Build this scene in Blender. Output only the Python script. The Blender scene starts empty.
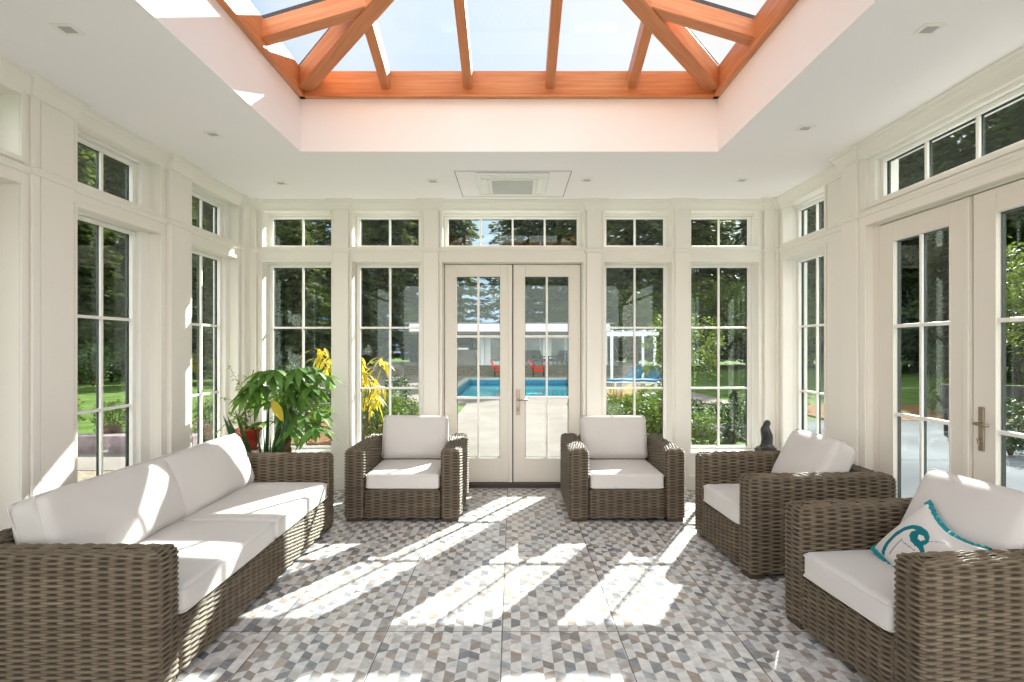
import bpy, bmesh, math, random
import numpy as np
from mathutils import Vector, Matrix, noise
PI = math.pi
R = random.Random(7)
C = bpy.context.scene.collection
F, VX, VY, CH = 590.0, 513.0, 347.0, 1.55      # focal length (px), principal point, camera height

# ------------------------------------------------------------------ materials
def mat(name, color, rough=0.6, spec=0.3, metal=0.0, var=0.0, scale=8.0, bump=0.0, bscale=60.0, sheen=0.0, stretch=None):
    m = bpy.data.materials.new(name); m.use_nodes = True
    nt = m.node_tree; b = nt.nodes['Principled BSDF']
    b.inputs['Base Color'].default_value = (*color, 1)
    b.inputs['Roughness'].default_value = rough
    b.inputs['Specular IOR Level'].default_value = spec
    b.inputs['Metallic'].default_value = metal
    if sheen: b.inputs['Sheen Weight'].default_value = sheen
    if var or bump:
        tc = nt.nodes.new('ShaderNodeTexCoord'); src = tc.outputs['Object']
        if stretch:
            mp = nt.nodes.new('ShaderNodeMapping'); mp.inputs['Scale'].default_value = stretch
            nt.links.new(src, mp.inputs['Vector']); src = mp.outputs['Vector']
    if var:
        n = nt.nodes.new('ShaderNodeTexNoise'); n.inputs['Scale'].default_value = scale
        n.inputs['Detail'].default_value = 5
        nt.links.new(src, n.inputs['Vector'])
        r = nt.nodes.new('ShaderNodeValToRGB')
        r.color_ramp.elements[0].position = .3; r.color_ramp.elements[1].position = .7
        r.color_ramp.elements[0].color = (*[c*(1-var) for c in color], 1)
        r.color_ramp.elements[1].color = (*[min(1, c*(1+var)) for c in color], 1)
        nt.links.new(n.outputs['Fac'], r.inputs['Fac']); nt.links.new(r.outputs['Color'], b.inputs['Base Color'])
    if bump:
        n2 = nt.nodes.new('ShaderNodeTexNoise'); n2.inputs['Scale'].default_value = bscale; n2.inputs['Detail'].default_value = 3
        nt.links.new(src, n2.inputs['Vector'])
        bp = nt.nodes.new('ShaderNodeBump'); bp.inputs['Strength'].default_value = bump; bp.inputs['Distance'].default_value = .01
        nt.links.new(n2.outputs['Fac'], bp.inputs['Height']); nt.links.new(bp.outputs['Normal'], b.inputs['Normal'])
    return m

def glass_mat(name, tint, refl=.68):
    m = bpy.data.materials.new(name); m.use_nodes = True; nt = m.node_tree
    nt.nodes.clear(); N = nt.nodes.new; K = nt.links.new
    out = N('ShaderNodeOutputMaterial'); mix = N('ShaderNodeMixShader')
    tr = N('ShaderNodeBsdfTransparent'); gl = N('ShaderNodeBsdfGlossy')
    tr.inputs['Color'].default_value = (*tint, 1); gl.inputs['Roughness'].default_value = 0.0
    gl.inputs['Color'].default_value = (.86*refl, .97*refl, .92*refl, 1)
    fr = N('ShaderNodeFresnel'); geo = N('ShaderNodeNewGeometry')
    mx = N('ShaderNodeMapRange'); mx.inputs['To Min'].default_value = 1.5; mx.inputs['To Max'].default_value = 1/1.5
    K(geo.outputs['Backfacing'], mx.inputs['Value']); K(mx.outputs['Result'], fr.inputs['IOR'])
    K(fr.outputs['Fac'], mix.inputs['Fac']); K(tr.outputs[0], mix.inputs[1]); K(gl.outputs[0], mix.inputs[2])
    K(mix.outputs[0], out.inputs['Surface'])
    return m

def foliage_mat(name, color, var=.45, trans=.35, scale=3.0):
    m = mat(name, color, .55, .25, var=var, scale=scale)
    nt = m.node_tree; b = nt.nodes['Principled BSDF']
    tl = nt.nodes.new('ShaderNodeBsdfTranslucent'); mx = nt.nodes.new('ShaderNodeMixShader')
    tl.inputs['Color'].default_value = (min(1, color[0]*1.6), min(1, color[1]*1.5), color[2]*.6, 1)
    mx.inputs['Fac'].default_value = trans
    out = nt.nodes['Material Output']
    nt.links.new(b.outputs[0], mx.inputs[1]); nt.links.new(tl.outputs[0], mx.inputs[2]); nt.links.new(mx.outputs[0], out.inputs['Surface'])
    return m

M = {}
M['wall'] = mat('cream_paint', (.84, .81, .755), .5, .3)
M['ceiling'] = mat('ceiling_paint', (.92, .895, .915), .7, .2)
M['trimwhite'] = mat('window_white', (.86, .845, .81), .35, .4)
M['door'] = mat('door_cream', (.78, .74, .67), .4, .35)
M['black'] = mat('dark_exterior_cladding', (.02, .02, .025), .4, .4)
M['threshold'] = mat('bronze_threshold', (.05, .04, .035), .45, .4)
M['nickel'] = mat('satin_nickel', (.40, .33, .25), .4, .5, metal=1.0)
M['vent'] = mat('vent_white', (.88, .88, .88), .5, .3)
M['ventgrey'] = mat('vent_mesh_grey', (.10, .10, .10), .6, .2)
M['lens'] = mat('frosted_lens', (.45,.44,.43), .5, .3)
M['line'] = mat('panel_gap_dark', (.16, .15, .15), .8, .1)
M['glass'] = glass_mat('window_glass', (.93, .97, .95))
M['skyglass'] = glass_mat('skylight_glass', (.93, .96, .97))
M['fabric'] = mat('cushion_canvas', (.60, .575, .56), .85, .15, bump=.10, bscale=420, sheen=.15)
M['foot'] = mat('dark_wood_foot', (.06, .042, .03), .5, .3)
M['leaf'] = foliage_mat('houseplant_leaf', (.105, .215, .05), .5, .35, 6)
M['snake'] = foliage_mat('snake_plant_leaf', (.035, .085, .03), .5, .1, 25)
M['vine'] = foliage_mat('vine_leaf', (.16, .24, .09), .3, .3, 20)
M['yellow'] = foliage_mat('yellow_leaf', (.50, .40, .05), .25, .35, 8)
M['bark'] = mat('braided_bark', (.20, .12, .06), .85, .1, var=.4, scale=30, bump=.5, bscale=80)
M['redpot'] = mat('red_glazed_ceramic', (.30, .025, .015), .18, .6, var=.25, scale=12)
M['greypot'] = mat('grey_ceramic', (.35, .34, .33), .4, .4)
M['soil'] = mat('potting_soil', (.03, .02, .015), 1, .05, var=.5, scale=60)
M['bronze'] = mat('dark_stone_carving', (.022, .022, .024), .3, .5, bump=.4, bscale=40)
M['teal'] = mat('teal_trim', (.008, .21, .23), .6, .2)
M['teal2'] = mat('teal_print', (.01, .16, .19), .8, .1)
M['pillow'] = mat('pillow_canvas', (.62, .60, .585), .85, .1, bump=.1, bscale=400)
M['ink'] = mat('grey_print', (.20, .22, .23), .85, .1)

def wood():
    m = mat('douglas_fir', (.62, .20, .055), .38, .4)
    nt = m.node_tree; b = nt.nodes['Principled BSDF']; N = nt.nodes.new; K = nt.links.new
    tc = N('ShaderNodeTexCoord'); mp = N('ShaderNodeMapping'); mp.inputs['Scale'].default_value = (1.2, 22, 22)
    n = N('ShaderNodeTexNoise'); n.inputs['Scale'].default_value = 2.2; n.inputs['Detail'].default_value = 6
    K(tc.outputs['Object'], mp.inputs[0]); K(mp.outputs[0], n.inputs['Vector'])
    r = N('ShaderNodeValToRGB'); r.color_ramp.elements[0].position = .32; r.color_ramp.elements[1].position = .72
    r.color_ramp.elements[0].color = (.52, .175, .065, 1); r.color_ramp.elements[1].color = (.66, .285, .125, 1)
    K(n.outputs['Fac'], r.inputs[0]); K(r.outputs[0], b.inputs['Base Color'])
    return m
M['wood'] = wood()

def wicker_mat():
    m = mat('woven_wicker', (.2, .16, .11), .55, .25)
    nt = m.node_tree; b = nt.nodes['Principled BSDF']; N = nt.nodes.new; K = nt.links.new
    a1 = N('ShaderNodeAttribute'); a1.attribute_name = 'wu'; a2 = N('ShaderNodeAttribute'); a2.attribute_name = 'wrow'
    cb = N('ShaderNodeCombineXYZ')
    fl = N('ShaderNodeMath'); fl.operation = 'FLOOR'; K(a2.outputs['Fac'], fl.inputs[0])
    ml = N('ShaderNodeMath'); ml.operation = 'MULTIPLY'; ml.inputs[1].default_value = 7.31; K(fl.outputs[0], ml.inputs[0])
    mu = N('ShaderNodeMath'); mu.operation = 'MULTIPLY'; mu.inputs[1].default_value = 2.5; K(a1.outputs['Fac'], mu.inputs[0])
    K(mu.outputs[0], cb.inputs[0]); K(ml.outputs[0], cb.inputs[1])
    n = N('ShaderNodeTexNoise'); n.inputs['Scale'].default_value = 1.0; n.inputs['Detail'].default_value = 3
    K(cb.outputs[0], n.inputs['Vector'])
    r = N('ShaderNodeValToRGB')
    e = r.color_ramp.elements
    e[0].position = .25; e[0].color = (.10, .077, .053, 1); e[1].position = .78; e[1].color = (.22, .175, .124, 1)
    x = r.color_ramp.elements.new(.5); x.color = (.15, .118, .082, 1)
    K(n.outputs['Fac'], r.inputs[0])
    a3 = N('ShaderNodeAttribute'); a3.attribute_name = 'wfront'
    mx = N('ShaderNodeMix'); mx.data_type = 'RGBA'; K(a3.outputs['Fac'], mx.inputs['Factor']); mx.inputs['A'].default_value = (.045, .033, .023, 1)  # dark mix paints gap shade into the recesses behind the front strands
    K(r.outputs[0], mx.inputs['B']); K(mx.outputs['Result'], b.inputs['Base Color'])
    return m
M['wicker'] = wicker_mat()

def floor_mat():
    m = mat('mosaic_floor', (.5, .5, .5), .22, .42)
    nt = m.node_tree; b = nt.nodes['Principled BSDF']; N = nt.nodes.new; K = nt.links.new
    at = N('ShaderNodeAttribute'); at.attribute_name = 'tone'
    geo = N('ShaderNodeNewGeometry'); sp = N('ShaderNodeSeparateXYZ'); K(geo.outputs['Position'], sp.inputs[0])
    n = N('ShaderNodeTexNoise'); n.inputs['Scale'].default_value = 26; n.inputs['Detail'].default_value = 6
    K(geo.outputs['Position'], n.inputs['Vector'])
    mr = N('ShaderNodeMapRange'); mr.inputs['From Min'].default_value = .3; mr.inputs['From Max'].default_value = .7
    mr.inputs['To Min'].default_value = .82; mr.inputs['To Max'].default_value = 1.12; K(n.outputs['Fac'], mr.inputs['Value'])
    mx = N('ShaderNodeVectorMath'); mx.operation = 'SCALE'; K(at.outputs['Color'], mx.inputs[0]); K(mr.outputs[0], mx.inputs['Scale'])
    def joint(sock, off):
        a = N('ShaderNodeMath'); a.operation = 'ADD'; a.inputs[1].default_value = off; K(sock, a.inputs[0])
        w = N('ShaderNodeMath'); w.operation = 'PINGPONG'; w.inputs[1].default_value = .315; K(a.outputs[0], w.inputs[0])
        l = N('ShaderNodeMath'); l.operation = 'LESS_THAN'; l.inputs[1].default_value = .0028; K(w.outputs[0], l.inputs[0])
        return l.outputs[0]
    j1 = joint(sp.outputs['X'], .0577); j2 = joint(sp.outputs['Y'], -3.215 + 6.3)
    mxx = N('ShaderNodeMath'); mxx.operation = 'MAXIMUM'; K(j1, mxx.inputs[0]); K(j2, mxx.inputs[1])
    mixc = N('ShaderNodeMix'); mixc.data_type = 'RGBA'
    K(mxx.outputs[0], mixc.inputs['Factor']); K(mx.outputs[0], mixc.inputs['A']); mixc.inputs['B'].default_value = (.13, .11, .095, 1)
    K(mixc.outputs['Result'], b.inputs['Base Color'])
    return m
M['floor'] = floor_mat()

# outdoors
M['patio'] = mat('pale_paving', (.235, .205, .185), .9, .0, var=.12, scale=1.2)
M['greypatio'] = mat('grey_paving', (.17, .175, .185), .9, .0, var=.25, scale=.5)
M['lawn'] = mat('lawn_green', (.085, .13, .034), .95, .05, var=.35, scale=1.4, bump=.6, bscale=30)
M['mulch'] = mat('brown_mulch', (.20, .105, .055), 1, .05, var=.5, scale=9, bump=.8, bscale=25)
M['gravel'] = mat('gravel_bed', (.26, .21, .16), 1, .05, var=.5, scale=22, bump=.8, bscale=40)
M['stone'] = mat('grey_field_stone', (.16, .14, .14), .9, .1, var=.4, scale=4, bump=.6, bscale=12)
M['purplestone'] = mat('mauve_edging_stone', (.22, .17, .18), .9, .1, var=.35, scale=5, bump=.5, bscale=15)
M['conifer'] = foliage_mat('conifer_needles', (.075, .100, .045), .6, .40, .9)
M['decid'] = foliage_mat('broad_leaves', (.09, .13, .03), .6, .35, .8)
M['trunk'] = mat('grey_bark', (.09, .07, .055), .95, .05, var=.4, scale=6, bump=.5, bscale=12)
M['shrub'] = foliage_mat('shrub_leaves', (.08, .125, .03), .6, .3, 6)
M['darkshrub'] = foliage_mat('dark_shrub_leaves', (.03, .055, .018), .5, .25, 6)
M['tan'] = foliage_mat('dry_grass', (.33, .25, .14), .4, .3, 6)
M['pink'] = foliage_mat('pink_flowers', (.20, .12, .14), .4, .3, 10)
M['white'] = mat('white_painted_timber', (.82, .84, .87), .5, .3)
M['plank'] = mat('weathered_decking', (.17, .15, .14), .8, .1, var=.3, scale=6)
M['soffit'] = mat('brown_soffit', (.24, .18, .15), .8, .1)
M['darkroom'] = mat('dark_interior', (.05, .05, .05), .9, .1)
M['red'] = mat('red_canvas', (.62, .03, .03), .8, .1)
M['darkwicker'] = mat('dark_outdoor_wicker', (.03, .028, .028), .7, .2)
M['blue'] = mat('blue_canvas', (.05, .14, .24), .8, .1)
M['steel'] = mat('stainless_steel', (.5, .5, .5), .3, .5, metal=1)
M['coping'] = mat('pool_coping', (.40, .39, .38), .7, .2, var=.1, scale=3)
M['pooltile'] = mat('pool_tile_blue', (.02, .16, .30), .3, .4, var=.3, scale=9)
M['poolfloor'] = mat('pool_plaster', (.12, .60, .68), .6, .2)
def water():
    m = bpy.data.materials.new('pool_water'); m.use_nodes = True; nt = m.node_tree; nt.nodes.clear(); N = nt.nodes.new; K = nt.links.new
    out = N('ShaderNodeOutputMaterial'); mix = N('ShaderNodeMixShader'); tr = N('ShaderNodeBsdfTransparent'); gl = N('ShaderNodeBsdfGlossy')
    tr.inputs['Color'].default_value = (.62, .95, 1.0, 1); gl.inputs['Roughness'].default_value = .03
    lw = N('ShaderNodeFresnel'); lw.inputs['IOR'].default_value = 1.10
    tc = N('ShaderNodeTexCoord'); n = N('ShaderNodeTexNoise'); n.inputs['Scale'].default_value = 2.5; K(tc.outputs['Object'], n.inputs['Vector'])
    bp = N('ShaderNodeBump'); bp.inputs['Strength'].default_value = .12; bp.inputs['Distance'].default_value = .05; K(n.outputs['Fac'], bp.inputs['Height'])
    K(bp.outputs[0], lw.inputs['Normal']); K(bp.outputs[0], gl.inputs['Normal'])
    K(lw.outputs[0], mix.inputs['Fac']); K(tr.outputs[0], mix.inputs[1]); K(gl.outputs[0], mix.inputs[2]); K(mix.outputs[0], out.inputs['Surface'])
    return m
M['water'] = water()

# ------------------------------------------------------------------ mesh builder
class MB:
    def __init__(s): s.v = []; s.f = []; s.mi = []
    def face(s, pts, mi=0):
        b = len(s.v); s.v.extend([tuple(p) for p in pts]); s.f.append(tuple(range(b, b+len(pts)))); s.mi.append(mi); return s
    def box(s, x0, x1, y0, y1, z0, z1, mi=0):
        b = len(s.v)
        s.v += [(x0,y0,z0),(x1,y0,z0),(x1,y1,z0),(x0,y1,z0),(x0,y0,z1),(x1,y0,z1),(x1,y1,z1),(x0,y1,z1)]
        for q in ((0,3,2,1),(4,5,6,7),(0,1,5,4),(1,2,6,5),(2,3,7,6),(3,0,4,7)):
            s.f.append(tuple(b+i for i in q)); s.mi.append(mi)
        return s
    def beam(s, A, B, w, h, up=(0,0,1), mi=0, cut=0):
        A, B = Vector(A), Vector(B); d = (B-A).normalized(); up = Vector(up)
        sd = d.cross(up).normalized(); u = sd.cross(d).normalized()
        b = len(s.v)
        for P in (A, B):
            for a, c in ((-1,-1),(1,-1),(1,1),(-1,1)):
                s.v.append(tuple(P + sd*(a*w/2) + u*(c*h/2)))
        for q in ((0,1,2,3),(7,6,5,4),(0,4,5,1),(1,5,6,2),(2,6,7,3),(3,7,4,0)):
            s.f.append(tuple(b+i for i in q)); s.mi.append(mi)
        return s
    def tube(s, pts, rad, n=8, mi=0, cap=True, closed=False):
        pts = [Vector(p) for p in pts]; N = len(pts); b = len(s.v)
        rs = rad if isinstance(rad, (list, tuple)) else [rad]*N
        ref = Vector((0,0,1))
        for i, p in enumerate(pts):
            if closed: t = pts[(i+1) % N] - pts[i-1]
            else: t = pts[min(i+1, N-1)] - pts[max(i-1, 0)]
            t.normalize()
            rf = ref if abs(t.dot(ref)) < .95 else Vector((1,0,0))
            a = t.cross(rf).normalized(); c = a.cross(t)
            for k in range(n):
                an = 2*PI*k/n
                s.v.append(tuple(p + a*(math.cos(an)*rs[i]) + c*(math.sin(an)*rs[i])))
        for i in range(N if closed else N-1):
            j = (i+1) % N
            for k in range(n):
                s.f.append((b+i*n+k, b+i*n+(k+1)%n, b+j*n+(k+1)%n, b+j*n+k)); s.mi.append(mi)
        if cap and not closed:
            s.f.append(tuple(b+k for k in reversed(range(n)))); s.mi.append(mi)
            s.f.append(tuple(b+(N-1)*n+k for k in range(n))); s.mi.append(mi)
        return s
    def lathe(s, prof, cx=0, cy=0, n=24, mi=0):
        b = len(s.v); K = len(prof)
        for r, z in prof:
            for k in range(n):
                a = 2*PI*k/n; s.v.append((cx+r*math.cos(a), cy+r*math.sin(a), z))
        for i in range(K-1):
            for k in range(n):
                s.f.append((b+i*n+k, b+i*n+(k+1)%n, b+(i+1)*n+(k+1)%n, b+(i+1)*n+k)); s.mi.append(mi)
        s.f.append(tuple(b+k for k in reversed(range(n)))); s.mi.append(mi)
        s.f.append(tuple(b+(K-1)*n+k for k in range(n))); s.mi.append(mi)
        return s
    def leaf(s, p, d, up, L, W, droop=.25, mi=0, fold=.12):
        p, d = Vector(p), Vector(d).normalized(); up = Vector(up)
        sd = d.cross(up)
        if sd.length < 1e-4: sd = d.cross(Vector((1,0,.1)))
        sd.normalize(); u = sd.cross(d).normalized()
        b = len(s.v)
        ts = (0, .25, .55, .82, 1.0); ws = (.08, .8, 1.0, .55, 0)
        for t, w in zip(ts, ws):
            c = p + d*(L*t) - Vector((0,0,1))*(droop*L*t*t)
            s.v.append(tuple(c - sd*(W/2*w) + u*(fold*W*w)))
            s.v.append(tuple(c)); s.v.append(tuple(c + sd*(W/2*w) + u*(fold*W*w)))
        for i in range(4):
            a = b+i*3
            s.f.append((a, a+1, a+4, a+3)); s.mi.append(mi); s.f.append((a+1, a+2, a+5, a+4)); s.mi.append(mi)
        return s
    def build(s, name, mats, parent=None, smooth=False, bevel=0, loc=None, rotz=0, recalc=True):
        me = bpy.data.meshes.new(name); me.from_pydata(s.v, [], s.f); 
        if not isinstance(mats, (list, tuple)): mats = [mats]
        for m in mats: me.materials.append(m)
        me.polygons.foreach_set('material_index', s.mi)
        if recalc:
            bm = bmesh.new(); bm.from_mesh(me); bmesh.ops.recalc_face_normals(bm, faces=bm.faces); bm.to_mesh(me); bm.free()
        if smooth: me.polygons.foreach_set('use_smooth', [True]*len(me.polygons))
        me.update()
        o = bpy.data.objects.new(name, me); C.objects.link(o)
        if parent: o.parent = parent
        if loc: o.location = loc
        o.rotation_euler.z = rotz
        if bevel:
            bv = o.modifiers.new('bevel', 'BEVEL'); bv.width = bevel; bv.segments = 2; bv.limit_method = 'ANGLE'
        return o

def tag(o, label, cat, group=None, kind=None):
    o['label'] = label; o['category'] = cat
    if group: o['group'] = group
    if kind: o['kind'] = kind
    return o
def thing(name, label, cat, loc=(0,0,0), rotz=0, group=None, kind=None):
    o = bpy.data.objects.new(name, None); C.objects.link(o); o.location = loc; o.rotation_euler.z = rotz
    o.empty_display_size = .2
    return tag(o, label, cat, group, kind)
def kids(o): return [c for c in bpy.data.objects if c.parent is o]
def dup(o, parent=None):
    c = o.copy(); C.objects.link(c)
    if parent: c.parent = parent
    for ch in list(o.children): dup(ch, c)
    return c
def struct(o, label, cat): return tag(o, label, cat, kind='structure')

# ------------------------------------------------------------------ room dimensions
YB, XL, XR, ZC = 6.45, -2.90, 2.88, 3.15
XRB, XLB = 2.77, -2.87            # door bays step slightly into the room
Y0 = -2.2                          # the room runs on behind the camera
ZT = 3.66
T = .25
Z_LO, Z_LT, Z_TB, Z_TT = .40, 2.479, 2.649, 3.04    # opening heights: sill, head, transom sill, transom head

def wall(name, mapf, u0, u1, z0, z1, holes, thick, m):
    us = sorted({u0, u1, *[h[0] for h in holes], *[h[1] for h in holes]}); zs = sorted({z0, z1, *[h[2] for h in holes], *[h[3] for h in holes]})
    nu, nz = len(us)-1, len(zs)-1
    def solid(i, j):
        if i < 0 or j < 0 or i >= nu or j >= nz: return False
        cu, cz = (us[i]+us[i+1])/2, (zs[j]+zs[j+1])/2
        return not any(h[0] < cu < h[1] and h[2] < cz < h[3] for h in holes)
    mb = MB()
    for i in range(nu):
        for j in range(nz):
            if not solid(i, j): continue
            a, b, c, d = us[i], us[i+1], zs[j], zs[j+1]
            mb.face([mapf(a,0,c), mapf(b,0,c), mapf(b,0,d), mapf(a,0,d)]); mb.face([mapf(a,thick,c), mapf(a,thick,d), mapf(b,thick,d), mapf(b,thick,c)])
            if not solid(i-1,j): mb.face([mapf(a,0,c), mapf(a,0,d), mapf(a,thick,d), mapf(a,thick,c)])
            if not solid(i+1,j): mb.face([mapf(b,0,c), mapf(b,thick,c), mapf(b,thick,d), mapf(b,0,d)])
            if not solid(i,j-1): mb.face([mapf(a,0,c), mapf(a,thick,c), mapf(b,thick,c), mapf(b,0,c)])
            if not solid(i,j+1): mb.face([mapf(a,0,d), mapf(b,0,d), mapf(b,thick,d), mapf(a,thick,d)])
    # merge coincident corners
    me = mb.build(name, m, recalc=False)
    bm = bmesh.new(); bm.from_mesh(me.data); bmesh.ops.remove_doubles(bm, verts=bm.verts, dist=1e-5); bmesh.ops.recalc_face_normals(bm, faces=bm.faces)
    bm.to_mesh(me.data); bm.free()
    return me

mB = lambda u, w, z: (u, YB+w, z)
mL = lambda u, w, z: (XL-w, u, z)
mR = lambda u, w, z: (XR+w, u, z)
mRB = lambda u, w, z: (XRB+w, u, z)
mLB = lambda u, w, z: (XLB-w, u, z)

BACK = [(-2.736,-1.984), (-1.757,-1.011), (1.0,1.735), (1.945,2.68)]
DOORB = (-.773, .765)
holes = []
for a, b in BACK: holes += [(a,b,Z_LO,Z_LT), (a,b,Z_TB,Z_TT)]
holes += [(DOORB[0],DOORB[1],-.06,Z_LT), (DOORB[0],DOORB[1],Z_TB,Z_TT)]
wb = struct(wall('wall_back', mB, XL-T, XR+T, -.06, ZT, holes, T, M['wall']), 'cream back wall with tall windows and a pair of glazed doors', 'wall')
LWIN = [(3.913,4.84), (5.307,6.20)]
holes = []
for a, b in LWIN: holes += [(a,b,Z_LO,Z_LT), (a,b,Z_TB,Z_TT)]
wl = struct(wall('wall_left', mL, 3.56, YB, -.06, ZT, holes, T, M['wall']), 'cream left wall with two tall windows above the sofa', 'wall')
RWIN = (5.443, 6.275)
wr = struct(wall('wall_right', mR, 4.95, YB, -.06, ZT, [(*RWIN,Z_LO,Z_LT), (*RWIN,Z_TB,Z_TT)], T, M['wall']), 'cream right wall with one tall window beside the corner', 'wall')
RD = (2.70, 4.62)
wrb = wall('wall_right', mRB, Y0, 4.95, -.06, ZT, [(*RD,-.06,2.50), (*RD,2.66,3.02), (-1.6,1.6,.3,2.9)], T, M['wall']); struct(wrb, 'cream right wall bay holding the side pair of glazed doors', 'wall')
LD = (1.50, 3.43)
wlb = wall('wall_left', mLB, Y0, 3.56, -.06, ZT, [(*LD,-.06,2.50), (*LD,2.66,3.02), (-1.6,.8,.3,2.9)], T, M['wall']); struct(wlb, 'cream left wall bay at the near edge beyond the sofa', 'wall')

# pilasters (flat, standing a little proud of the walls)
def pilaster(par, mapf, a, b, pr=.045):
    mb = MB(); xs = [mapf(u, w, z) for u in (a,b) for w in (-pr, .0) for z in (0, ZC)]
    X = [p[0] for p in xs]; Y = [p[1] for p in xs]
    mb.box(min(X), max(X), min(Y), max(Y), 0, ZC)
    o = mb.build('pilaster', M['wall'], par, bevel=.006)
    return o
PB = [(-2.90,-2.79), (-1.95,-1.79), (-.975,-.81), (.80,.965), (1.765,1.915), (2.735,2.88)]
for a, b in PB: pilaster(wb, mB, a, b)
PL = [(3.57,3.84), (4.93,5.23), (6.27,6.45)]
for a, b in PL: pilaster(wl, mL, a, b)
PR = [(5.0,5.06), (6.37,6.45)]
for a, b in PR: pilaster(wr, mR, a, b, .03)
pilaster(wrb, mRB, 4.72, 4.95, .02)
pilaster(wlb, mLB, 3.50, 3.56, .02)

# mouldings that run round the room, breaking forward over every pilaster
def room_path(pr):
    P = [(XLB, Y0)]
    P += [(XLB, 3.50), (XLB+.02, 3.50), (XLB+.02, 3.56)]
    for a, b in PL:
        if a < 3.6: P += [(XL+pr, 3.56), (XL+pr, b), (XL, b)]
        elif b > 6.4: P += [(XL, a), (XL+pr, a)]
        else: P += [(XL, a), (XL+pr, a), (XL+pr, b), (XL, b)]
    first = True
    for a, b in PB:
        if a < -2.9: P += [(XL+pr, YB-pr), (b, YB-pr), (b, YB)]
        elif b > 2.8: P += [(a, YB), (a, YB-pr), (XR-.03, YB-pr)]
        else: P += [(a, YB), (a, YB-pr), (b, YB-pr), (b, YB)]
    P += [(XR-.03, 6.37), (XR, 6.37), (XR, 5.06), (XR-.03, 5.06), (XR-.03, 4.95), (XRB-.02, 4.95), (XRB-.02, 4.72), (XRB, 4.72), (XRB, Y0)]
    return P
def molding(name, path, profile, m, skip=()):
    """profile: list of (projection into room, z); the room lies to the right of the path"""
    # drop duplicates / collinear
    Q = [path[0]]
    for p in path[1:]:
        if abs(p[0]-Q[-1][0]) + abs(p[1]-Q[-1][1]) > 1e-5: Q.append(p)
    path = Q; n = len(path); mb = MB()
    nrm = []
    for i in range(n-1):
        d = Vector((path[i+1][0]-path[i][0], path[i+1][1]-path[i][1])).normalized(); nrm.append(Vector((d.y, -d.x)))
    rows = []
    for i in range(n):
        a = nrm[max(i-1,0)]; b = nrm[min(i,n-2)]
        k = a+b if (a-b).length > 1e-4 else a
        rows.append([(path[i][0]+k.x*pr, path[i][1]+k.y*pr, z) for pr, z in profile])
    for i in range(n-1):
        mid = ((path[i][0]+path[i+1][0])/2, (path[i][1]+path[i+1][1])/2)
        for j in range(len(profile)-1):
            mb.face([rows[i][j], rows[i+1][j], rows[i+1][j+1], rows[i][j+1]])
    o = mb.build(name, m, recalc=False)
    return o
crown = [(0,ZC-.115),(.012,ZC-.112),(.014,ZC-.095),(.020,ZC-.08),(.034,ZC-.055),(.048,ZC-.04),(.052,ZC-.022),(.062,ZC-.018),(.064,ZC-.001),(0,ZC-.001)]
struct(molding('trim_1', room_path(.045), crown, M['wall']), 'cream crown moulding running round under the ceiling', 'moulding')
rail = [(0,2.575),(.010,2.578),(.014,2.592),(.022,2.602),(.022,2.612),(.010,2.622),(0,2.624)]
struct(molding('trim_2', room_path(.045), rail, M['wall']), 'thin cream rail moulding between windows and transoms', 'moulding')
# baseboard pieces (not across doors)
def baseboard(name, segs, label):
    mb = MB()
    for x0,x1,y0,y1 in segs: mb.box(x0,x1,y0,y1,0,.15); 
    return struct(mb.build(name, M['wall'], bevel=.004), label, 'baseboard')
baseboard('baseboard_back', [(XL,-.80,YB-.06,YB-.045+.045),(.79,XR,YB-.06,YB)], 'cream baseboard along the back wall')
baseboard('baseboard_left', [(XL,XL+.06,3.50,YB)], 'cream baseboard along the left wall')
baseboard('baseboard_right', [(XR-.06,XR,4.95,YB)], 'cream baseboard along the right wall')

# casing strips round the recesses
def casing(par, mapf, a, b, z0, z1, w=.03, pr=.014, bottom=True):
    mb = MB()
    def bx(u0,u1,za,zb):
        P = [mapf(u,ww,0) for u in (u0,u1) for ww in (-pr,0)]
        X=[p[0] for p in P]; Y=[p[1] for p in P]; mb.box(min(X),max(X),min(Y),max(Y),za,zb)
    bx(a-w,a,z0-(w if bottom else 0),z1+w); bx(b,b+w,z0-(w if bottom else 0),z1+w); bx(a,b,z1,z1+w)
    if bottom: bx(a,b,z0-w,z0)
    mb.build('casing', M['wall'], par, bevel=.004)

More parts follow.
